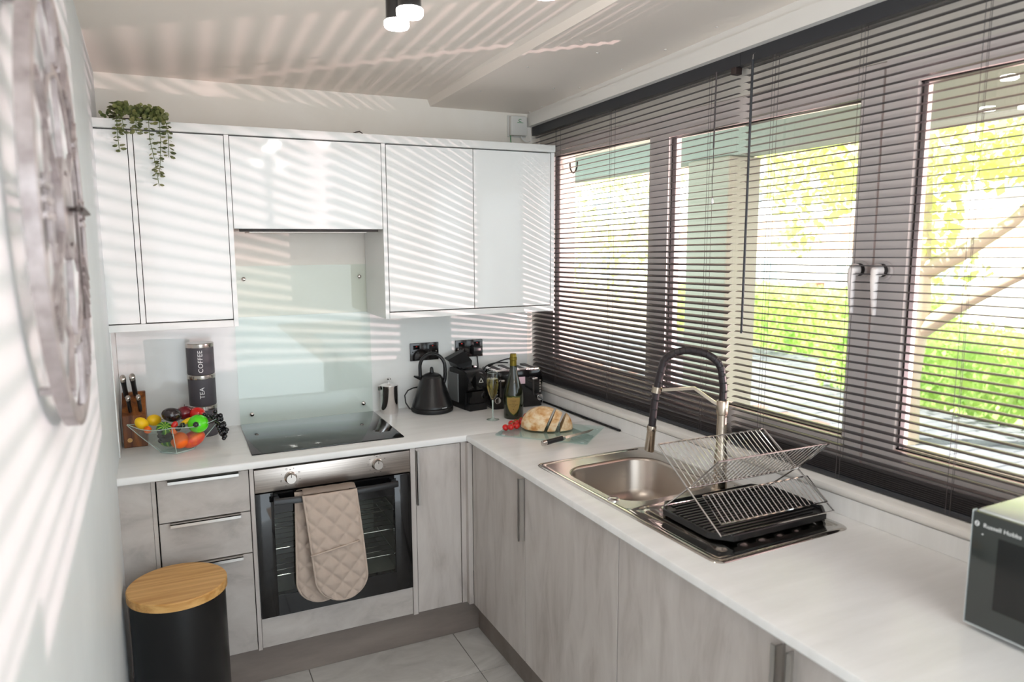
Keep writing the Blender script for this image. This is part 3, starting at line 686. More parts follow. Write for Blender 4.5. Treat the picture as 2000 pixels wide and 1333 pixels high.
fruit('apple', 'bright red apple behind the green apple', 'apple', 'pepper_red', (.268, -.282, 1.04), .031, (1, 1, .85))
fruit('apple', 'bright green apple at the right of the bowl', 'apple', 'apple_green', (.268, -.358, 1.018), .038, (1, 1, .92), (.15, .1, 0), None, .006)
fruit('chilli_pepper', 'small red chilli pepper beside the gourd', 'pepper', 'pepper_red', (.184, -.372, 1.02), .011, (1.1, 1, 1.9), (0, .4, 0))
fruit('kumquat', 'small orange kumquat under the red chilli', 'kumquat', 'orange', (.183, -.396, 1.008), .012, (1, 1, 1.1))
fruit('orange', 'orange in the middle of the bowl seen through the glass', 'orange', 'orange', (.199, -.366, .962), .032)
fruit('mango', 'red and orange mango low in the right of the bowl', 'mango', 'mango', (.245, -.345, .956), .032, (1.5, 1, .95), (0, -.4, 0))
fruit('banana', 'curved yellow-green fruit tip behind the cherries', 'fruit', 'lemon', (.226, -.352, 1.03), .010, (2.6, 1, .9), (0, -.5, 0))
fruit('aubergine', 'dark green-black fruit low in the left of the bowl', 'fruit', 'gourd', (.165, -.318, .955), .028, (1.3, 1, .9))
for i, (x, y, z, lab) in enumerate(((.197, -.403, 1.017, 'dark cherry just left of the cherry stalks'), (.213, -.397, 1.026, 'dark cherry with thin green stalks in the middle of the fruit'), (.259, -.405, 1.026, 'dark cherry resting against the green apple'), (.134, -.395, 1.012, 'dark cherry below the green gourd'))):
    o = fruit('cherry', lab, 'cherry', 'grape', (x, y, z), .0105)
    if i == 1:
        b = B()
        for a in (-.6, 0, .7): tube(b, bez((0, 0, .009), (.006*a, -.008, .016), (.016*a, -.014, .012), (.014*a, -.018, -.006), 6), .0007, 5)
        finish('stalks', b, 'leaf_stem', o)
def grapes(name, label, loc, pts, r):
    o = thing(name, label, 'grapes', loc, group='fruit in the glass bowl')
    b = B(); ball(b, (0, 0, 0), r, (1, 1, 1.1), 12, 8); me = None
    for p in pts:
        if me is None: g0 = finish('grape', b, 'grape', o, p, 180); me = g0.data
        else: link('grape', me, None, o, p, (random.uniform(-1, 1), random.uniform(-1, 1), 0))
    b = B(); tube(b, [pts[0], tuple(sum(p[i] for p in pts)/len(pts) for i in range(3)), pts[-1]], .0012, 5); finish('stalk', b, 'leaf_stem', o)
    return o
pts = []
for k in range(26):
    t = k/25; a = random.uniform(0, 2*PI); rad = .024*(1-.45*t)
    pts.append((-.03+.05*t**.6+rad*math.cos(a)*.8, rad*math.sin(a), .02-.075*t**1.7+rad*.5*math.cos(a*2)))
pts += [(.022, -.01, -.05), (.03, .004, -.056), (.016, .0, -.064), (.026, -.012, -.068), (.022, -.004, -.078), (.034, -.008, -.044), (.012, -.012, -.055)]
grapes('grape_bunch', 'bunch of black grapes spilling over the right tip of the bowl', (.336, -.345, 1.025), pts, .0085)
pts = [(-.02+.011*(i % 4)+random.uniform(-.003, .003), -.012+.012*((i//4) % 2), .03-.014*(i//4)*.7) for i in range(16)]
grapes('grape_bunch', 'bunch of black grapes inside the bowl seen through the glass', (.155, -.37, .968), pts, .0085)

# ------------------------------------------------------------------ press pot, kettle
pp = thing('cafetiere', 'polished steel cafetiere beside the hob', 'cafetiere', (1.107, -.066, .9105))
b = B(); lathe(b, [(0, .0), (.040, .0), (.0415, .003), (.0415, .126), (.043, .129), (.043, .133), (.040, .134)], 40, cap1=False); finish('body', b, 'chrome', pp, smooth=40)
b = B(); lathe(b, [(.0405, .128), (.0405, .134), (.034, .138), (.012, .141), (0, .141)], 36); finish('lid', b, 'chrome', pp, smooth=40)
b = B(); lathe(b, [(.0025, .140), (.0025, .158), (.010, .160), (.011, .165), (.006, .168), (0, .168)], 20); finish('plunger', b, 'chrome', pp, smooth=50)
b = B(); tube(b, [(.018, .038, .118), (.03, .058, .112), (.03, .062, .06), (.018, .04, .03)], .004, 8); finish('handle', b, 'chrome', pp, smooth=60)
b = B(); prism(b, [(-.045, -.013), (-.0545, -.004), (-.0545, 0), (-.040, .012)], .112, .133); finish('spout', b, 'chrome', pp)

kt = thing('kettle', 'matte black cone-shaped electric kettle with a hoop handle', 'kettle', (1.302, -.118, .9105), math.radians(-20))
b = B(); lathe(b, [(0, 0), (.092, 0), (.099, .004), (.100, .012), (.099, .020), (.097, .022)], 56); finish('power_base', b, 'black_matte', kt, smooth=40)
b = B(); lathe(b, [(0, .0225), (.096, .0225), (.0975, .026), (.096, .036), (.0945, .038), (.052, .163), (.050, .166), (0, .166)], 56); finish('body', b, 'black_satin', kt, smooth=30)
b = B(); lathe(b, [(0, .166), (.047, .166), (.045, .172), (.030, .181), (.012, .186), (0, .186)], 40); finish('lid', b, 'black_satin', kt, smooth=50)
b = B(); lathe(b, [(.0105, .184), (.009, .198), (.0075, .208), (.004, .213), (0, .214)], 20); finish('lid_knob', b, 'black_satin', kt, smooth=60)
b = B(); hp = [(-.054, 0, .168)]+[(-.058*math.cos(a)*1.02+.004, 0, .212+.064*math.sin(a)) for a in [PI*k/18 for k in range(19)]]+[(.064, 0, .18), (.062, 0, .152), (.056, 0, .135)]
frs = frames(hp); rg = []
for p_, u_, v_ in frs:
    t_ = Vector((0, 1, 0)); n_ = None
    rg.append([])
tang = [(Vector(hp[min(i+1, len(hp)-1)])-Vector(hp[max(i-1, 0)])).normalized() for i in range(len(hp))]
rg = [[Vector(p)+Vector((0, 1, 0))*math.cos(q)*.0125+tang[i].cross(Vector((0, 1, 0)))*math.sin(q)*.0085 for q in [2*PI*k/12 for k in range(12)]] for i, p in enumerate(hp)]
loft(b, rg); finish('handle', b, 'black_satin', kt, smooth=60)
b = B(); loft(b, [[(-.052, -.014, .150), (-.052, .014, .150), (-.050, .016, .166), (-.050, -.016, .166)], [(-.086, -.003, .166), (-.086, .003, .166), (-.084, .006, .172), (-.084, -.006, .172)]]); finish('spout', b, 'black_satin', kt)
b = B(); tube(b, [(-.093, 0, .006), (-.108, .0, .012), (-.126, .004, .04), (-.130, .008, .075), (-.115, .014, .098), (-.092, .04, .104), (-.07, .08, .10)], .0032, 8); finish('cable', b, 'cable_black', kt, smooth=60)
b = B()
for k in range(3):
    a = math.radians(-58+5.5*k); p = Vector((.0978*math.cos(a), .0978*math.sin(a), .029)); t = Vector((-math.sin(a), math.cos(a), 0))*.0032
    tube(b, [p-t+Vector((0, 0, -.0025)), p-t*.4+Vector((0, 0, .0025)), p+t*.4+Vector((0, 0, -.0015)), p+t+Vector((0, 0, .0025))], .0008, 5)
finish('maker_mark', b, 'print_white', kt)

# ------------------------------------------------------------------ coffee machine
cm = thing('coffee_machine', 'black capsule coffee machine with a raised lever between kettle and toaster', 'coffee machine', (1.488, -.122, .9105), math.radians(9))
w = .054
def side(prof, x0, x1, bev=.004):
    bm = B(); loft(bm, [[(x0, y, z) for y, z in prof], [(x1, y, z) for y, z in prof]])
    if bev: bmesh.ops.bevel(bm, geom=[e for e in bm.edges if abs(e.verts[0].co.x-e.verts[1].co.x) < 1e-6], offset=bev, segments=2, affect='EDGES')
    return bm
prof = [(-.055, .0), (.095, .0), (.095, .190), (.06, .196), (-.04, .190)]+[(-.04-.055*math.sin(a), .135+.055*math.cos(a)) for a in [math.radians(10*k) for k in range(1, 14)]]+[(-.055, .085)]
finish('body', side(prof, -w, w), 'black_satin', cm, smooth=35)
finish('drip_base', side([(-.092, 0), (-.05, 0), (-.05, .03), (-.088, .03)], -.05, .05, .002), 'black_satin', cm)
finish('front_recess', side([(-.078, .032), (-.05, .032), (-.05, .09), (-.08, .09)], -.044, .044, .004), 'black_gloss', cm)
b = B(); cyl(b, (0, -.088, .142), (0, -.1, .142), .046, .040, 32); finish('nose', b, 'black_gloss', cm, smooth=40)
b = B(); hx = [(.026*math.cos(math.radians(60*k+90))*.9, .032*math.sin(math.radians(60*k+90))) for k in range(6)]
loft(b, [[(x*.95+.008, -.1, .140+z) for x, z in hx], [(x*.85+.008, -.104, .140+z*.9) for x, z in hx]]); bd = finish('badge', b, 'black_satin', cm)
b = B(); tri = [(-.011, -.009), (-.009, -.004), (0, .012), (.009, -.004), (.011, -.009)]
tube(b, [(.008+x, -.1048, .146+z) for x, z in tri], .0016, 6); tube(b, [(.008+x, -.1048, .146+z) for x, z in ((-.007, -.008), (.007, -.008))], .0014, 6); finish('logo', b, 'print_white', bd)
finish('top_plate', side([(-.03, .190), (.05, .195), (.05, .203), (-.03, .198)], -.04, .04, .001), 'black_gloss', cm)
b = B(); loft(b, [[(-.05, .0, .196), (.02, .0, .196), (.02, .085, .196), (-.05, .085, .196)], [(-.062, .0, .214), (.022, .0, .228), (.022, .085, .24), (-.062, .085, .222)], [(-.10, .03, .236), (-.0, .04, .272), (.0, .07, .278), (-.10, .06, .244)]]); finish('lever', b, 'black_satin', cm)
finish('water_tank', box(B(), -w-.006, -w-.0005, .0, .09, .03, .17, .002), 'tank_smoke', cm)

# ------------------------------------------------------------------ toaster
to = thing('toaster', 'black four-slice toaster with a chrome top in the corner by the blind', 'toaster', (1.705, -.155, .9105), math.radians(-4))
b = B(); loft(b, [[(x*f_, y*f_, z) for x, y in rrect(-.135, .135, -.095, .095, .03)] for z, f_ in ((.006, .97), (.014, 1), (.150, 1), (.172, .985), (.184, .95))]); finish('body', b, 'black_gloss', to, smooth=35)
b = B(); loft(b, [[(x, y, z) for x, y in rrect(-.13, .13, -.09, .09, .02)] for z in (.0, .008)]); finish('foot', b, 'black_matte', to)
b = B(); loft(b, [[(x*f_, y*f_, z) for x, y in rrect(-.122, .122, -.082, .082, .024)] for z, f_ in ((.182, 1.02), (.188, 1), (.189, .97))]); tp = finish('top', b, 'chrome', to, smooth=35)
for x in (-.09, -.035, .03, .085):
    finish('slot', box(B(), x-.013, x+.013, -.068, .068, .1886, .1896, .0), 'black_matte', tp)
for sx in (-1, 1):
    cx = sx*.098
    finish('lever_slot', box(B(), cx-.012-sx*.012, cx-.004-sx*.012, -.0965, -.0945, .06, .15), 'gap_dark', to)
    finish('lever', box(B(), cx-.022-sx*.012, cx+.006-sx*.012, -.117, -.094, .138, .148, .003), 'steel', to, smooth=40)
    for k in range(5): b = B(); cyl(b, (cx+sx*.014, -.0985, .075+.0135*k), (cx+sx*.014, -.094, .075+.0135*k), .0045, n=12); finish('button', b, 'steel', to, smooth=40)
    b = B(); lathe(b, [(.0155, 0), (.0155, .010), (.014, .012), (0, .012)], 24); bmesh.ops.rotate(b, cent=(0, 0, 0), matrix=Matrix.Rotation(PI/2, 3, 'X'), verts=b.verts[:]); finish('dial', b, 'chrome', to, (cx+sx*.012, -.0945, .046), 35)
finish('sticker', box(B(), .0, .034, -.0958, -.0948, .118, .152), 'sticker_pink', to)
b = B(); tube(b, bez((-.11, .07, .18), (-.10, .02, .20), (.0, .0, .25), (.02, .03, .212), 14), .0035, 8); tube(b, bez((-.13, .04, .15), (-.16, .0, .19), (-.12, .03, .22), (.0, .05, .20), 12), .0035, 8); finish('cable', b, 'cable_black', to, smooth=60)

# ------------------------------------------------------------------ champagne
fg = thing('champagne_flute', 'tall champagne flute of pale wine beside the bottle', 'glass', (1.490, -.412, .9105))
out_ = [(.030, 0), (.030, .0012), (.016, .004), (.006, .009), (.0035, .016), (.0032, .075), (.0045, .088), (.012, .102), (.021, .125), (.0265, .15), (.0275, .165), (.0262, .19), (.0232, .219)]
inn = [(.0222, .219), (.0252, .19), (.0265, .165), (.0255, .15), (.020, .126), (.011, .104), (.003, .094), (.0, .093)]
b = B(); lathe(b, out_+inn, 36); finish('glass', b, 'glass_flute', fg, smooth=60)
b = B(); tube(b, [(.0228*math.cos(2*PI*k/32), .0228*math.sin(2*PI*k/32), .2188) for k in range(32)], .0007, 5, True); finish('rim', b, 'glass_edge', fg, smooth=60)
b = B(); lathe(b, [(.0285, .0012), (.012, .0048), (.0055, .010), (.0034, .018), (.0031, .074), (.0042, .089), (0, .0915)], 24); finish('stem', b, 'glass_edge', fg, smooth=60)
b = B(); lathe(b, [(0, .0945), (.0025, .0955), (.0102, .105), (.0192, .127), (.0247, .15), (.0258, .165), (.0247, .19), (0, .19)], 36); finish('wine', b, 'wine', fg, smooth=40)
bt = thing('champagne_bottle', 'dark green champagne bottle with a gold shield label', 'bottle', (1.592, -.415, .9105))
b = B(); lathe(b, [(0, .004), (.030, .0), (.042, .0), (.045, .004), (.0455, .02), (.0455, .095), (.0445, .115), (.038, .145), (.029, .175), (.0205, .205), (.0165, .23), (.0155, .245)], 40, cap1=False); finish('body', b, 'bottle_glass', bt, smooth=60)
b = B(); lathe(b, [(.0157, .243), (.0155, .268), (.0172, .270), (.0172, .280), (.015, .282), (.0145, .296), (.013, .298), (0, .298)], 32, cap0=False); finish('neck_foil', b, 'foil', bt, smooth=40)
def shield(k=1.0):
    pts = []
    for i in range(13):
        t = i/12; x = -1+2*t; pts.append((x*.034*k, (.104 + .006*math.cos(x*PI*2) - .0*(abs(x))-.064)*k+.064))
    right = [(.034, .104), (.0345, .09), (.032, .07), (.026, .05), (.016, .033), (.006, .024), (0, .020)]
    pts += [(x*k, .064+(z-.064)*k) for x, z in right[1:]]; pts += [(-x*k, .064+(z-.064)*k) for x, z in right[1:-1][::-1]]
    return pts
AB = math.atan2(-2.95, -1.37)
def bent(poly, R, th, name, m, par):
    # triangulated shield wrapped round the bottle
    bm = B(); n = 18
    zs = [p[1] for p in poly]; z0, z1 = min(zs), max(zs); rows = []
    for j in range(25):
        z = z0+(z1-z0)*(j/24)*.999+.0002; xs = []
        for a, c_ in zip(poly, poly[1:]+poly[:1]):
            if (a[1]-z)*(c_[1]-z) < 0: xs.append(a[0]+(c_[0]-a[0])*(z-a[1])/(c_[1]-a[1]))
        if len(xs) < 2: xs = [-.0005, .0005]
        xa, xb = min(xs), max(xs); rows.append([bm.verts.new(((R+th)*math.cos(AB+(xa+(xb-xa)*i/n)/R), (R+th)*math.sin(AB+(xa+(xb-xa)*i/n)/R), z)) for i in range(n+1)])
    for r0, r1 in zip(rows, rows[1:]):
        for i in range(n): bm.faces.new((r0[i], r0[i+1], r1[i+1], r1[i]))
    bmesh.ops.solidify(bm, geom=bm.faces[:], thickness=.0004)
    return finish(name, bm, m, par, smooth=60)
lb = bent(shield(1.0), .0457, .0004, 'label', 'label_green', bt); bent(shield(.9), .0457, .0008, 'label_field', 'label_gold', lb)
for txt, sz, z in (('Champagne', .0062, .088), ('Cuvée', .0055, .079), ('Dom Pérignon', .0072, .070), ('Vintage', .0052, .061), ('*', .012, .046)):
    me = text_mesh(txt, sz, .0002)
    for v in me.vertices:
        a = AB+v.co.x/.0457; v.co = (.0471*math.cos(a), .0471*math.sin(a), z+v.co.y)
    link('lettering', me, 'label_ink', lb)

# ------------------------------------------------------------------ board, bread, tomatoes, knife
bo = thing('cutting_board', 'pale green glass cutting board under the bread', 'cutting board', (1.6235, -.7175, .9105), math.atan2(-.286, .272))
b = B(); prism(b, rrect(-.1975, .1975, -.1425, .1425, .008), .003, .008); finish('glass', b, 'glass_board', bo)
for x in (-.17, .17):
    for y in (-.115, .115): b = B(); cyl(b, (x, y, 0), (x, y, .003), .008, n=12); finish('foot', b, 'print_white', bo)
def bread_piece(name, label, cuts, shift, tiltz=0):
    bm = B(); rx, ry, rz = .098, .072, .082
    def ff(th, ph): return 1+.025*math.sin(3*ph+1)+.02*math.sin(7*ph)*math.sin(th*3)
    ball(bm, (0, 0, .012), 1, (rx, ry, rz), 48, 28, ff)
    for v in bm.verts:
        if v.co.z < .004: v.co.z = .004-.02*max(0, .0)
    cutv = []
    for co, no in cuts:
        r_ = bmesh.ops.bisect_plane(bm, geom=bm.verts[:]+bm.edges[:]+bm.faces[:], plane_co=co, plane_no=no, clear_outer=True)
        ed = [e for e in r_['geom_cut'] if isinstance(e, bmesh.types.BMEdge)]
        rf = bmesh.ops.contextual_create(bm, geom=ed)
        for f_ in rf['faces']: f_.material_index = 1
    bmesh.ops.triangulate(bm, faces=[f_ for f_ in bm.faces if len(f_.verts) > 4])
    o = finish(name, bm, 'crust', None, (1.612+shift[0], -.672+shift[1], .9185+.0005), 40, (0, 0, math.radians(-42)+tiltz))
    o.data.materials.append(MATS['crumb']); tag(o, label, 'bread'); return o
ax = Vector((1, .12, -.42)).normalized()
c1, c2 = Vector((.026, 0, .04)), Vector((.060, 0, .04))
dv = Vector((math.cos(math.radians(-42)), math.sin(math.radians(-42))))
bread_piece('bread_loaf', 'crusty round loaf, the large uncut part on the glass board', [(c1, ax)], (0, 0))
bread_piece('bread_slice', 'thick bread slice cut next to the large part of the loaf', [(c1+ax*.001, -ax), (c2, ax)], tuple(dv*.010), .05)
bread_piece('bread_slice', 'rounded end slice of the loaf nearest the bread knife', [(c2+ax*.001, -ax)], tuple(dv*.026), .12)
vt = thing('tomato_vine', 'sprig of red cherry tomatoes on the vine at the corner of the glass board', 'tomatoes', (1.537, -.592, .9185))
b = B(); ball(b, (0, 0, 0), .0145, (1, 1, .92), 18, 12); tm_ = None
dx, dy = .160/2, .117/2
for i in range(10):
    t = (i//2)/4*2-1; sd = 1 if i % 2 else -1
    p = (dx*t+sd*.012*(-.6)+random.uniform(-.003, .003), dy*t+sd*.0125+random.uniform(-.003, .003), .0135+(.006 if i % 3 == 0 else 0))
    if tm_ is None: q = finish('tomato', b, 'tomato', vt, p, 180); tm_ = q.data
    else: link('tomato', tm_, None, vt, p, (random.uniform(-.5, .5), random.uniform(-.5, .5), 0))
b = B(); tube(b, [(-dx, -dy, .027), (-.02, -.012, .031), (.02, .018, .03), (dx, dy, .028)], .0016, 6); finish('stem', b, 'leaf_stem', vt)
kn = thing('bread_knife', 'bread knife with black and steel handle lying across the glass board', 'knife', (1.475, -.922, .9190), math.atan2(.092, .303))
sec = [(.010*math.cos(2*PI*j/14), .0125*math.sin(2*PI*j/14)) for j in range(14)]
def knsec(x, f_, dz=.0): return [(x, a*f_, .0125+c_*f_*.95+dz) for a, c_ in sec]
b = B(); loft(b, [knsec(0, .5), knsec(.002, .9), knsec(.012, 1.0), knsec(.022, .98)]); finish('end_cap', b, 'steel', kn, smooth=50)
b = B(); loft(b, [knsec(.022, .96), knsec(.06, .86), knsec(.112, .9)]); finish('handle', b, 'black_satin', kn, smooth=50)
b = B(); box(b, .022, .112, -.0012, .0012, .006, .0238); finish('tang', b, 'steel', kn)
b = B(); loft(b, [knsec(.112, .92), knsec(.126, .7)]); finish('bolster', b, 'steel', kn, smooth=50)
b = B(); loft(b, [[(.124, -.014, .0125), (.124, .012, .0118), (.124, .012, .0132)], [(.26, -.012, .0118), (.26, .012, .0112), (.26, .012, .0125)], [(.312, .008, .0112), (.312, .0115, .0112), (.312, .0115, .012)]]); finish('blade', b, 'steel', kn)

# ------------------------------------------------------------------ sink
sk = thing('sink', 'stainless steel inset sink with bowl, drainer and raised rim', 'sink', (1.625, -1.54, ZT), math.atan(.040))
# local: x across (-.247..+.247), y along (+.46 far .. -.47 near)
SX0, SX1, SY0, SY1 = -.2475, .2475, -.468, .462
b = B(); rims = [(0, .0004), (.003, .0032), (.012, .0042), (.020, .0030), (.026, .0022)]
loft(b, [[(x, y, z) for x, y in rrect(SX0+i_, SX1-i_, SY0+i_, SY1-i_, .03-i_*.6)] for i_, z in rims], False, False); finish('rim', b, 'steel_polish', sk, smooth=60)
bx0, bx1, by0, by1 = -.195, .172, -.02, .362
b = B()
def ringp(x0, x1, y0, y1, r, z, k=9): return [(x, y, z) for x, y in rrect(x0, x1, y0, y1, r, k)]
outer = ringp(SX0+.026, SX1-.026, -.055, SY1-.026, .016, .0022); 
wall = [ringp(bx0-.008, bx1+.008, by0-.008, by1+.008, .10, .0022), ringp(bx0-.002, bx1+.002, by0-.002, by1+.002, .098, .0005), ringp(bx0+.002, bx1-.002, by0+.002, by1-.002, .096, -.008),
        ringp(bx0+.012, bx1-.012, by0+.012, by1-.012, .09, -.11), ringp(bx0+.03, bx1-.03, by0+.03, by1-.03, .08, -.142), ringp(bx0+.07, bx1-.07, by0+.07, by1-.07, .06, -.152), ringp(bx0+.15, bx1-.15, by0+.15, by1-.15, .03, -.155)]
loft(b, [outer, wall[0]], False, False); finish('deck', b, 'steel', sk, smooth=30)
b = B(); loft(b, wall, False, True); finish('bowl', b, 'steel_bowl', sk, smooth=60)
b = B(); lathe(b, [(.036, 0), (.034, .003), (.02, .004), (0, .002)], 28, (-.012, .17, -.1545)); finish('drain', b, 'chrome', sk, smooth=50)
# drainer field with raised flutes
b = B(); nx, ny = 84, 90; x0, x1, y0, y1 = SX0+.026, SX1-.026, SY0+.026, -.055
fl_c = [-.165+.066*k for k in range(6)]
def dz(x, y):
    e = min((x-x0), (x1-x), (y-y0), (y1-y)); d = -.004*min(1, max(0, (e-.004)/.014))
    h = 0
    for c_ in fl_c:
        yy0, yy1 = y0+.05, y1-.05
        qy = max(yy0-y, 0, y-yy1); q = math.hypot(x-c_, qy)/.022
        if q < 1: h = max(h, min(1, (1-q)*2.2))
    return .0024+d*.4+.0046*h
V = [[b.verts.new((x0+(x1-x0)*i/nx, y0+(y1-y0)*j/ny, dz(x0+(x1-x0)*i/nx, y0+(y1-y0)*j/ny))) for i in range(nx+1)] for j in range(ny+1)]
for j in range(ny):
    for i in range(nx): b.faces.new((V[j][i], V[j][i+1], V[j+1][i+1], V[j+1][i]))
finish('drainer', b, 'steel_polish', sk, smooth=180)
b = B(); lathe(b, [(.0195, 0), (.0195, .0025), (.017, .0045), (0, .005)], 28, (-.209, .03, .0022)); finish('waste_knob', b, 'chrome', sk, smooth=40)

# ------------------------------------------------------------------ tap
tp = thing('kitchen_tap', 'brushed nickel spring tap with a black hose arching over the sink', 'tap', (1.768, -1.597, ZT+.003), math.atan2(.16, -.162))
# local x points from the column towards the spray head
b = B(); lathe(b, [(0, 0), (.027, 0), (.027, .006), (.0225, .01), (.0225, .05), (.0205, .052), (.0205, .125), (.0165, .135), (.0155, .25), (.0178, .252), (.0185, .258), (.0185, .294), (.016, .297), (0, .297)], 32); finish('column', b, 'nickel', tp, smooth=40)
b = B(); cyl(b, (-.0, .012, .10), (-.0, -.045, .105), .0185, n=24); finish('valve', b, 'nickel', tp, smooth=40)
b = B(); tube(b, [(0, -.042, .106), (.0, -.066, .112), (.0, -.10, .116)], .006, 10, radii=[.012, .007, .0055]); finish('lever', b, 'nickel', tp, smooth=50)
hose = [(0, 0, .292), (-.001, 0, .34), (.004, 0, .375)]+[(.102-.098*math.cos(a), 0, .378+.074*math.sin(a)) for a in [math.radians(15*k) for k in range(1, 11)]]+[(.200, 0, .36), (.208, 0, .315), (.214, 0, .27), (.2185, 0, .215), (.2205, 0, .190)]
b = B(); sm = []
for i in range(len(hose)-1):
    for k in range(3): sm.append(Vector(hose[i]).lerp(Vector(hose[i+1]), k/3))
sm.append(Vector(hose[-1])); tube(b, sm, .0122, 14); ho = finish('hose', b, 'rubber', tp, smooth=60)
for i in range(2, len(sm)-1, 2):
    t_ = (sm[i+1]-sm[i-1]).normalized(); b = B(); tube(b, [sm[i]-t_*.0012, sm[i]-t_*.0006, sm[i]+t_*.0006, sm[i]+t_*.0012], .0131, 14, radii=[.0121, .0131, .0131, .0121]); finish('coil_rib', b, 'black_satin', ho, smooth=60)
b = B(); tube(b, [(.2203, 0, .196), (.221, 0, .19), (.2215, 0, .178), (.222, 0, .176), (.2275, 0, .112), (.228, 0, .110)], .015, 24, radii=[.0145, .0155, .0155, .0142, .0166, .0150]); finish('spray_head', b, 'nickel', tp, smooth=40)
b = B(); tube(b, [(.012, 0, .282), (.028, 0, .290), (.088, 0, .330), (.19, 0, .318)], .007, 4, radii=[.007, .007, .007, .0065]); finish('bracket_arm', b, 'nickel', tp)
b = B(); tube(b, [(.2095, 0, .308), (.2065, 0, .328)], .0165, 20); finish('bracket_clip', b, 'nickel', tp, smooth=40)

# ------------------------------------------------------------------ drip tray and dish rack
tr = thing('drip_tray', 'black ribbed plastic drip tray on the sink drainer', 'tray', (1.682, -1.797, .9185), math.atan(.02))
hx, hy = .218, .145
b = B()
def cut(f_, z, dxy=0): 
    p = []
    for sx, sy in ((1, 1), (-1, 1), (-1, -1), (1, -1)):
        a = [(sx*(hx+dxy), sy*(hy+dxy-.05)), (sx*(hx+dxy-.045), sy*(hy+dxy))]
        if sx*sy < 0: a = a[::-1]
        p += a
    return [(x*f_, y*f_, z) for x, y in p]
loft(b, [cut(.97, .0), cut(1, .004), cut(1.0, .019), cut(.985, .021), cut(.965, .020), cut(.955, .010)]); finish('tray', b, 'black_satin', tr, smooth=25)
rb = B(); box(rb, -.195, .195, -.004, .004, .0098, .0138, .0015, 1); rme = None
for k in range(15):
    y = -.116+.0166*k; sc = 1 if abs(y) < .09 else .86
    if rme is None: r0 = finish('rib', rb, 'black_satin', tr, (0, y, 0)); rme = r0.data; r0.scale.x = sc
    else: q = link('rib', rme, None, tr, (0, y, 0)); q.scale.x = sc

rk = thing('dish_rack', 'folding chrome wire dish rack standing in the black tray', 'dish rack', (1.682, -1.797, ZT))
XA, XB = -.203, .203
def wire_panel(name, ya, za, yb, zb, n, xa=XA, xb=XB, r=.0014):
    b = B(); tube(b, [(xa, ya, za), (xa, yb, zb), (xb, yb, zb), (xb, ya, za)], .0024, 7, True); p = finish(name, b, 'chrome', rk, smooth=50)
    L = Vector((0, yb-ya, zb-za)); b = B(); tube(b, [(0, 0, 0), tuple(L)], r, 6); me = None
    for k in range(n):
        x = xa+(xb-xa)*(k+1)/(n+1)
        if me is None: w_ = finish('wire', b, 'chrome', p, (x, ya, za), 60); me = w_.data
        else: link('wire', me, None, p, (x, ya, za))
    return p
hz = .118
wire_panel('plate_panel', .006, hz-.003, .141, .207, 23)
wire_panel('plate_panel', -.006, hz+.002, -.115, .225, 23)
wire_panel('lower_shelf', -.046, .108, -.122, .054, 23, XA+.012, XB-.004)
b = B(); tube(b, [(XA-.004, .141, .207), (XA-.004, 0, hz), (XA-.004, -.140, .031), (XB+.004, -.140, .031), (XB+.004, 0, hz), (XB+.004, .141, .207)], .0025, 7)
finish('leg_frame', b, 'chrome', rk, smooth=40)
b = B(); tube(b, [(XA+.002, -.115, .225), (XA+.002, 0, hz), (XA+.002, .105, .031), (XB-.002, .105, .031), (XB-.002, 0, hz), (XB-.002, -.115, .225)], .0025, 7)
finish('leg_frame', b, 'chrome', rk, smooth=40)
b = B(); tube(b, [(XA-.008, 0, hz), (XB+.008, 0, hz)], .0026, 7); finish('hinge_rod', b, 'steel', rk)

# ------------------------------------------------------------------ microwave
mw = thing('microwave', 'silver and black microwave oven at the right edge of the worktop', 'microwave', (1.662, -2.462, ZT), math.radians(2))
MH = .256; MD = .325; ML = .46
b = B(); box(b, .012, MD, -ML, 0, .012, MH, .006, 3); finish('casing', b, 'mw_silver', mw, smooth=35)
b = B(); box(b, 0, .013, -ML, 0, .014, MH-.003, .003, 2); fd = finish('door', b, 'mw_glass', mw, smooth=35)
finish('trim_edge', box(B(), -.001, .0135, -ML, .0008, .0115, .0145, .0), 'mw_silver', mw); finish('trim_edge', box(B(), -.0005, .013, .0001, .0014, .0115, MH-.001, .0), 'mw_silver', mw)
finish('window', box(B(), -.0008, .001, -.34, -.052, .062, .212), 'mw_window', fd)
me = text_mesh('Russell Hobbs', .0122, .0002, 1.02)
for v in me.vertices:
    u_, w_ = v.co.x, v.co.y; v.co = (-.0009-v.co.z, -.0575-u_, MH-.027+w_)
link('lettering', me, 'print_white', fd)
b = B(); tube(b, [(-.0008, -.0095+.0036*math.cos(a), MH-.0265+.0048*math.sin(a)) for a in [2*PI*k/18 for k in range(18)]], .0009, 5, True); tube(b, [(-.0008, -.0065, MH-.0245), (-.0008, -.0095, MH-.0265), (-.0008, -.0125, MH-.0285)], .0008, 5); finish('logo', b, 'print_white', fd)
b = B(); cyl(b, (-.0012, -.0215, MH-.046), (0, -.0215, MH-.046), .0014, n=10); finish('indicator', b, 'print_white', fd)
b = B(); tube(b, [(.17+.075*math.cos(2*PI*k/40), -.16+.075*math.sin(2*PI*k/40), MH+.0005) for k in range(40)], .001, 5, True); finish('top_ring', b, 'tank_smoke', mw)
for x in (.04, .28):
    for y in (-.05, -.41): b = B(); cyl(b, (x, y, 0), (x, y, .013), .012, n=14); finish('foot', b, 'black_matte', mw)

# ------------------------------------------------------------------ wall clock
CY, CZ, CR = -1.95, 1.765, .352
ck = thing('wall_clock', 'large skeleton wall clock of grey metal with roman numerals on the left wall', 'clock', (XL(CY)+.004, CY, CZ), math.atan(.025))
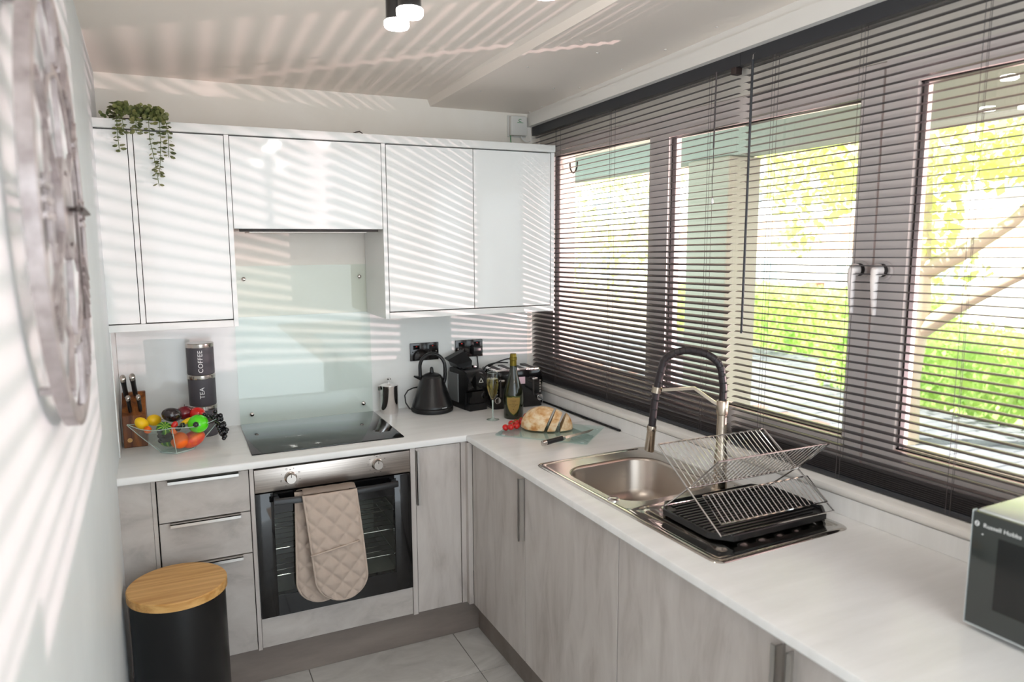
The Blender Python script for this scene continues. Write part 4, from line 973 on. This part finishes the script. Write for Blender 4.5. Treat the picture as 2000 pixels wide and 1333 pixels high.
# local: x off the wall, y along wall (+ = further away), z up
def ring(name, r0, r1, xa, xb, m='clock_metal', n=72, par=ck):
    b = B(); prof = [(r0, xa), (r1, xa), (r1, xb), (r0, xb)]
    rings = [[(x, r*math.cos(2*PI*i/n), r*math.sin(2*PI*i/n)) for r, x in prof] for i in range(n)]
    loft(b, rings+[rings[0]], False, False); bmesh.ops.remove_doubles(b, verts=b.verts[:], dist=1e-6); return finish(name, b, m, par, smooth=40)
ring('outer_ring', CR-.005, CR, .016, .034); ring('outer_flange', CR-.030, CR-.004, .030, .034); ring('inner_ring', .205, .222, .028, .033)
ring('centre_ring', .062, .082, .026, .036)
num = ['XII', 'I', 'II', 'III', 'IIII', 'V', 'VI', 'VII', 'VIII', 'IX', 'X', 'XI']
for h_, s_ in enumerate(num):
    a = math.radians(90+30*h_) ; ca, sa = math.cos(a), math.sin(a)
    b = B(); ra, rb_ = .222, CR-.034; wch = {'I': .020, 'V': .038, 'X': .038}; tot = sum(wch[c_] for c_ in s_); u = -tot/2
    def bar(u0, u1):
        p0 = (.034, ra*ca-u0*sa, ra*sa+u0*ca); p1 = (.034, rb_*ca-u1*sa, rb_*sa+u1*ca); tube(b, [p0, p1], .005, 4)
    for c_ in s_:
        w_ = wch[c_]
        if c_ == 'I': bar(u+w_/2, u+w_/2)
        elif c_ == 'V': bar(u+w_/2, u+.004); bar(u+w_/2, u+w_-.004)
        else: bar(u+.004, u+w_-.004); bar(u+w_-.004, u+.004)
        u += w_
    finish('numeral', b, 'clock_metal', ck)
for k in range(6):
    a = math.radians(60*k+30); b = B(); tube(b, [(.03, .08*math.cos(a), .08*math.sin(a)), (.03, .206*math.cos(a), .206*math.sin(a))], .006, 4); finish('spoke', b, 'clock_metal', ck)
b = B(); box(b, .006, .036, -.05, .05, -.055, .055, .003); finish('movement_box', b, 'clock_metal', ck)
b = B(); cyl(b, (.034, 0, 0), (.056, 0, 0), .0035, n=12); finish('spindle', b, 'clock_dark', ck)
b = B(); loft(b, [[(.05, -.05, -.004), (.052, -.05, -.004), (.052, -.05, .004), (.05, -.05, .004)], [(.05, .1, -.008), (.052, .1, -.008), (.052, .1, .008), (.05, .1, .008)], [(.05, .24, -.001), (.052, .24, -.001), (.052, .24, .001), (.05, .24, .001)]]); finish('minute_hand', b, 'clock_dark', ck)
b = B(); loft(b, [[(.045, -.008, -.18), (.047, -.008, -.18), (.047, .0, -.18), (.045, .0, -.18)], [(.045, -.02, -.08), (.047, -.02, -.08), (.047, .0, -.08), (.045, .0, -.08)], [(.045, -.004, .03), (.047, -.004, .03), (.047, .004, .03), (.045, .004, .03)]]); finish('hour_hand', b, 'clock_dark', ck)
for a in (50, 130, 230, 310):
    a = math.radians(a); b = B(); cyl(b, (0, (CR-.013)*math.cos(a), (CR-.013)*math.sin(a)), (.03, (CR-.013)*math.cos(a), (CR-.013)*math.sin(a)), .006, n=8); finish('wall_spacer', b, 'clock_metal', ck)

# ------------------------------------------------------------------ trailing plant on the cabinets
pl = thing('trailing_plant', 'trailing eucalyptus spray hanging over the cabinet top by the left wall', 'plant', (.12, -.27, 2.1525))
random.seed(11)
def leaves_on(path, n, size, bm, spread=1.0):
    P = [Vector(p) for p in path]
    for k in range(n):
        t = (k+.5)/n*(len(P)-1); i = min(int(t), len(P)-2); p = P[i].lerp(P[i+1], t-i); d = (P[i+1]-P[i]).normalized()
        for sgn in (-1, 1):
            a = random.uniform(-.9, .9)+(k % 2)*PI/2
            sd = (d.orthogonal().normalized()*math.cos(a)+d.cross(d.orthogonal().normalized())*math.sin(a))*sgn
            sd = (sd+d*random.uniform(-.1, .5)).normalized(); nn = (d+sd*random.uniform(-.3, .3)+Vector((0, -.5, 0))).normalized(); up = sd.cross(nn).normalized()
            s_ = size*random.uniform(.75, 1.2)*spread; c_ = p+sd*s_*.15
            pts = [c_, c_+sd*s_*.35+up*s_*.42+nn*s_*.08, c_+sd*s_*.8+up*s_*.36+nn*s_*.06, c_+sd*s_*1.05+nn*s_*.02, c_+sd*s_*.8-up*s_*.36+nn*s_*.06, c_+sd*s_*.35-up*s_*.42+nn*s_*.08]
            vs = [bm.verts.new(q) for q in pts]; bm.faces.new(vs)
stems = [
    [(-.03, .0, .01), (-.045, -.045, .05), (-.05, -.085, .03), (-.052, -.092, -.04), (-.05, -.092, -.115)],
    [(-.02, .0, .01), (-.03, -.05, .055), (-.035, -.088, .02), (-.03, -.094, -.05)],
    [(.0, .0, .01), (.03, -.05, .05), (.05, -.088, .01), (.05, -.094, -.07), (.062, -.094, -.15), (.07, -.094, -.235)],
    [(.02, .0, .01), (.06, -.05, .045), (.085, -.09, .0), (.085, -.094, -.08), (.078, -.094, -.16), (.07, -.094, -.2)],
    [(.03, .0, .01), (.08, -.05, .04), (.105, -.085, .0), (.112, -.094, -.06), (.108, -.094, -.13)],
    [(-.01, .0, .01), (.0, -.06, .035), (.01, -.09, .0), (.008, -.094, -.05)],
    [(-.06, .0, .01), (-.085, -.03, .02), (-.1, -.06, .012)],
    [(.0, .0, .01), (.03, -.04, .03), (.07, -.06, .03), (.1, -.08, .01)],
]
for k, st_ in enumerate(stems):
    ss = bez(*(st_[0], st_[1], st_[-2], st_[-1]), 10) if len(st_) < 4 else [Vector(st_[0]).lerp(Vector(st_[1]), .5)]+[Vector(p) for p in st_[1:]]
    b = B(); tube(b, ss, .0011, 5); sp = finish('stem', b, 'leaf_stem', pl)
    b = B(); leaves_on(ss, 5+3*len(ss) if k not in (6,) else 4, .0185 if k < 6 else .018, b); lf = finish('foliage', b, 'leaf_euc', sp); lf['kind'] = 'stuff'
b = B(); leaves_on([(-.055, -.04, .0), (-.05, -.045, .06)], 14, .024, b); leaves_on([(.02, -.04, .0), (.03, -.05, .045)], 12, .022, b); leaves_on([(.06, -.04, .0), (.075, -.06, .035), (.10, -.08, .02)], 16, .02, b); q = finish('crown_foliage', b, 'leaf_euc', pl); q['kind'] = 'stuff'
b = B(); tube(b, [(-.105, .0, .004), (-.02, .01, .012), (.1, .0, .006)], .004, 6); finish('wire_stem', b, 'clock_dark', pl)
cl = thing('curled_leaf', 'small dark curled leaf lying on the cornice over the hob', 'leaf', (.94, -.31, 2.1525))
b = B(); loft(b, [[(-.022, -.004, .003), (-.022, .004, .003), (-.021, 0, .0045)], [(-.008, -.01, .006), (-.008, .01, .006), (-.008, 0, .011)], [(.008, -.009, .010), (.008, .009, .010), (.008, 0, .014)], [(.022, -.003, .001), (.022, .003, .001), (.022, 0, .004)]]); finish('blade', b, 'clock_dark', cl, smooth=60)
b = B(); tube(b, [(.02, 0, .002), (.03, .006, .002)], .0012, 5); finish('stalk', b, 'clock_dark', cl)

# ------------------------------------------------------------------ white control box in the corner
bxw = thing('junction_box', 'small white control box with a green mark in the top corner by the blind', 'box', (1.765, -.004, 2.228))
finish('case', box(B(), 0, .088, -.032, 0, .006, .098, .003), 'box_white', bxw, smooth=40); finish('back_plate', box(B(), -.006, .094, -.004, 0, 0, .104, .001, 1), 'box_white', bxw)
b = B(); tube(b, [(.05+.008*math.cos(a), -.0328, .078+.006*math.sin(a)) for a in [math.radians(50+28*k) for k in range(10)]], .0016, 5); finish('mark', b, 'mark_green', bxw)
b = B(); box(b, .034, .066, -.0326, -.032, .066, .0685); finish('mark_line', b, 'mark_green', bxw)
b = B(); tube(b, [(.006, -.012, .006), (.006, -.013, -.014), (.008, -.013, -.03), (.007, -.014, -.06)], .0022, 6); finish('earth_wire', b, 'mark_green', bxw)
b = B(); tube(b, bez((.06, -.015, .008), (.07, -.02, -.02), (.09, -.03, -.03), (.098, -.05, -.02), 8), .003, 6); finish('white_cable', b, 'print_white', bxw)

# ------------------------------------------------------------------ ceiling spotlights
def spots(label, base, heads):
    r = thing('ceiling_spotlight', label, 'spotlight', (base[0], base[1], ZL(base[1])), group='black ceiling spotlights')
    b = B(); lathe(b, [(0, -.001), (.05, -.001), (.052, -.006), (.05, -.018), (0, -.02)], 32); finish('ceiling_plate', b, 'black_matte', r, smooth=40)
    for hx_, hy_, hz_ in heads:
        p = Vector((hx_-base[0], hy_-base[1], hz_-ZL(base[1]))); top = -.02
        hd = bpy.data.objects.new('head', None); COL.objects.link(hd); hd.parent = r; hd.location = p
        b = B(); tube(b, [(-p.x*.55, -p.y*.55, top-p.z), (-p.x*.2, -p.y*.2, .155), (0, 0, .15)], .006, 8); finish('arm', b, 'black_matte', hd)
        b = B(); lathe(b, [(0, .152), (.022, .152), (.0265, .147), (.0265, .020), (.0275, .016)], 32, cap1=False); finish('housing', b, 'black_satin', hd, smooth=40)
        b = B(); lathe(b, [(.0275, .017), (.0300, .015), (.0300, .004), (.027, 0), (0, -.001)], 32, cap0=False); finish('diffuser', b, 'led', hd, smooth=40)
spots('twin black ceiling spotlight with white glowing tips above the hob side', (.70, -1.62), [(.757, -1.515, 2.238), (.747, -1.655, 2.226)])
spots('black ceiling spotlight with only a white tip showing at the top edge', (1.12, -1.86), [(1.062, -1.735, 2.288)])
spots('added twin black ceiling spotlight behind the camera, an unseen fill light', (1.0, -3.75), [(.9, -3.7, 2.36), (1.1, -3.8, 2.36)])  # added out of view as fill light for the cabinet and oven fronts

# ------------------------------------------------------------------ outside
GZ = -.12
gd = struct(finish('ground', box(B(), 2.35, 40, -14, 40, GZ-.1, GZ-.012), 'sand'))
pb = B(); box(pb, -.197, .197, -.097, .097, -.04, 0, .008, 1)
pme = bpy.data.meshes.new('paver'); bmesh.ops.recalc_face_normals(pb, faces=pb.faces[:]); pb.to_mesh(pme); pb.free(); pme2 = pme.copy(); pme.materials.append(MATS['paver_grey']); pme2.materials.append(MATS['paver_pink'])
cells = []
for j in range(-12, 62):
    for i in range(0, 17):
        x = 2.75+.4*i+(.2 if j % 2 else 0); y = .2*j-2.2
        if x > 8.9+ (y-2)*.25 + 0 or y > 9: continue
        az = math.degrees(math.atan2(x-.2156, y+3.33)); dist = math.hypot(x-.2156, y+3.33)
        vis = 26 < az < 62 and dist > 5.2
        cells.append((not vis, dist, x, y))
cells.sort(); rest = B()
for k, (nv, dist, x, y) in enumerate(cells):
    z = GZ+random.uniform(-.004, .004)
    if k < 300: link('paver', pme if x > 6.0 else pme2, None, gd, (x, y, z), (random.uniform(-.008, .008), random.uniform(-.008, .008), 0))
    else:
        n0 = len(rest.faces); box(rest, x-.197, x+.197, y-.097, y+.097, z-.04, z)
        rest.faces.ensure_lookup_table()
        if x <= 6.0:
            for f_ in rest.faces[n0:]: f_.material_index = 1
q = finish('paver_field', rest, 'paver_grey', gd); q.data.materials.append(MATS['paver_pink']); q['kind'] = 'stuff'

def leaf_cloud(bm, fn, n, size, flat=.5):
    for _ in range(n):
        c_ = Vector(fn()); a = Vector((random.gauss(0, 1), random.gauss(0, 1), random.gauss(0, flat))).normalized(); d = a.orthogonal().normalized(); e_ = a.cross(d); ph = random.uniform(0, 6.28)
        u_ = d*math.cos(ph)+e_*math.sin(ph); v_ = a.cross(u_); s_ = size*random.uniform(.6, 1.3)
        vs = [bm.verts.new(c_+u_*s_*p+v_*s_*q_) for p, q_ in ((-.5, 0), (-.1, .34), (.5, 0), (-.1, -.34))]
        bm.faces.new(vs)
random.seed(5)
def hedge(label, x0, x1, y0, y1, z1, n):
    h = thing('hedge', label, 'hedge', ((x0+x1)/2, (y0+y1)/2, GZ)); cx, cy = (x0+x1)/2, (y0+y1)/2; hx_, hy_ = (x1-x0)/2, (y1-y0)/2; H = z1-GZ
    b = B(); loft(b, [[(x*f_, y*f_, z) for x, y in rrect(-hx_+.06, hx_-.06, -hy_+.06, hy_-.06, .2)] for z, f_ in ((0.0, .96), (H*.5, 1), (H-.1, .98), (H-.05, .9))]); finish('core', b, 'leaf_hedge', h)
    def fn():
        f_ = random.random()
        if f_ < .35: return (random.uniform(-hx_, hx_), random.uniform(-hy_, hy_), H+random.uniform(-.08, .06))
        if f_ < .75: return (-hx_+random.uniform(-.06, .06), random.uniform(-hy_, hy_), random.uniform(.02, H))
        return (random.uniform(-hx_, hx_), -hy_+random.uniform(-.06, .06), random.uniform(.02, H))
    b = B(); leaf_cloud(b, fn, n, .085); q = finish('foliage', b, 'leaf_hedge', h); q['kind'] = 'stuff'
hedge('bright green hedge beyond the paving outside the right-hand window pane', 7.6, 9.2, -1.2, 3.2, .66, 5200)
hedge('bright green hedge beyond the paving outside the middle window pane', 9.3, 10.8, 3.4, 8.6, .88, 5200)
def tree(label, base, trunk, branches, clouds, n, size):
    t = thing('tree', label, 'tree', base, group='trees outside the window')
    b = B(); tube(b, trunk, .1, 10, radii=[.13*(1-.5*i/(len(trunk)-1)) for i in range(len(trunk))]); finish('trunk', b, 'bark', t, smooth=60)
    for br in branches: b = B(); tube(b, br, .04, 8, radii=[.085*(1-.65*i/(len(br)-1)) for i in range(len(br))]); finish('branch', b, 'bark', t, smooth=60)
    b = B()
    for (cx, cy, cz, rx, ry, rz, w_) in clouds:
        def fn():
            while True:
                p = (random.uniform(-1, 1), random.uniform(-1, 1), random.uniform(-1, 1))
                if .12 < sum(q*q for q in p) < 1: return (cx+rx*p[0], cy+ry*p[1], cz+rz*p[2])
        leaf_cloud(b, fn, int(n*w_), size, .8)
    q = finish('foliage', b, 'leaf_tree', t); q['kind'] = 'stuff'
tree('leafy tree with pale forked branches outside the right-hand window pane', (6.2, .95, GZ), [(0, 0, 0), (-.02, .0, .6), (-.06, -.1, 1.2), (-.1, -.1, 1.9), (-.05, .0, 3.4)],
     [[(-.04, -.06, 1.0), (0, -.4, 1.28), (.0, -.8, 1.52), (0, -1.5, 1.9)], [(-.08, -.1, 1.55), (0, -.4, 1.72), (0, -.8, 1.98), (.1, -1.3, 2.6)], [(-.08, -.1, 1.8), (0, .6, 2.6), (.2, 1.4, 3.2)]],
     [(-.1, -.4, 2.62, .6, .9, .42, .9), (0, .6, 3.3, 1.2, 1.5, .6, 1.2), (-.1, -.15, 2.0, .3, .28, .3, .14), (.0, -1.2, 2.55, .5, .7, .35, .5), (.3, -.2, 1.6, .2, .3, .2, .05)], 1100, .10)
tree('leafy tree with drooping leaves outside the middle window pane', (8.2, 2.85, GZ), [(0, 0, 0), (.02, .0, 1.2), (-.02, .0, 2.4), (.0, .0, 4.0)],
     [[(.0, .0, 2.2), (-.6, .1, 2.6), (-1.5, .0, 2.8)], [(.0, .0, 2.4), (-.6, .6, 3.0), (-1.2, 1.2, 3.4)]],
     [(-1.6, -.3, 2.45, .5, .55, .5, .42), (-1.5, .55, 3.0, .9, 1.1, .5, .6), (-1.9, -.95, 2.6, .2, .25, .55, .2), (-.6, .3, 3.6, 1.8, 1.8, .7, 1.0), (-1.6, -.15, 1.85, .25, .3, .2, .07)], 1100, .10)
tree('dense leafy tree outside the left-hand window pane', (7.2, 6.13, GZ), [(0, 0, 0), (.0, .0, 1.2), (.1, .1, 2.4), (.0, .1, 4.0)],
     [[(.05, .05, 1.6), (-.2, -.4, 2.0), (-.5, -.8, 2.5)], [(.05, .1, 2.0), (.1, .7, 2.6), (.0, 1.4, 3.0)]],
     [(-.2, .77, 2.2, 1.0, 1.5, .8, .8), (-.2, .97, 1.3, .8, 1.3, .5, .25), (0, .77, 3.3, 1.3, 1.7, .7, .7)], 1100, .10)
# opposite houses
hs = thing('terraced_house', 'pale rendered house with brick bands and windows across the path', 'house', (15.5, 3, GZ))
finish('ground_floor_wall', box(B(), 0, 6, -8, 22, 0, 1.55), 'render_white', hs); finish('brick_band', box(B(), -.03, 6, -8, 22, 1.55, 2.45), 'brick_far', hs)
finish('upper_wall', box(B(), 0, 6, -8, 22, 2.45, 4.0), 'render_white', hs); finish('brick_band', box(B(), -.03, 6, -8, 22, 4.0, 4.9), 'brick_far', hs); finish('top_wall', box(B(), 0, 6, -8, 22, 4.9, 7.5), 'render_white', hs)
b = B(); hexa(b, [(-.4, -8.3, 7.5), (6.4, -8.3, 7.5), (6.4, 22.3, 7.5), (-.4, 22.3, 7.5), (2.8, -8.3, 9.2), (3.2, -8.3, 9.2), (3.2, 22.3, 9.2), (2.8, 22.3, 9.2)]); finish('roof', b, 'roof', hs)
for z0, z1 in ((.35, 1.4), (2.75, 3.85), (5.3, 6.6)):
    for k in range(11):
        y = -7+2.6*k+(.7 if z0 > 1 else 0); wd = .8 if k % 3 else 1.5
        wn = finish('window', box(B(), -.05, .02, y, y+wd, z0, z1), 'render_white', hs)
        finish('pane', box(B(), -.06, -.04, y+.08, y+wd/2-.04, z0+.08, z1-.08), 'far_glass', wn); finish('pane', box(B(), -.06, -.04, y+wd/2+.04, y+wd-.08, z0+.08, z1-.08), 'far_glass', wn)
pr = thing('brick_pier', 'small red-brown brick pier above the hedge outside the middle pane', 'pier', (11.6, 6.9, GZ))
for k in range(8): finish('brick', box(B(), -.12, .12, -.13, .13, .13*k+.005, .13*k+.125, .006, 1), 'roof', pr)
# balcony above the window; soffit lengthened past the edge beam to shade the pillar
bs = struct(finish('balcony_soffit', box(B(), 2.16, 4.3, -5, 6, 2.425, 2.56), 'soffit')); bs.name = 'ceiling'
bb = finish('balcony_beam', box(B(), 3.4, 3.6, -5, 6, 2.24, 2.4245, .006, 1), 'beam_green'); tag(bb, 'grey-green edge beam of the balcony above the window outside', 'beam')
pi = thing('balcony_pillar', 'square grey concrete pillar outside the window near the tap', 'pillar', (3.5, .42, GZ))
finish('shaft', box(B(), -.12, .14, -.2, .2, .1, 2.24-GZ-.002, .012, 2), 'concrete', pi); finish('base', box(B(), -.16, .18, -.24, .24, 0, .1, .008, 1), 'concrete', pi)
ch = finish('cable_loop', tube(B(), [(0, .03*math.cos(a)*1.2, .05+.045*math.sin(a)) for a in [math.radians(170+20*k) for k in range(11)]], .004, 7), 'black_matte', None, (XW(-.2)+.165, -.17, 2.045), 60); tag(ch, 'dark cable loop hanging outside the top of the left-hand pane', 'cable')
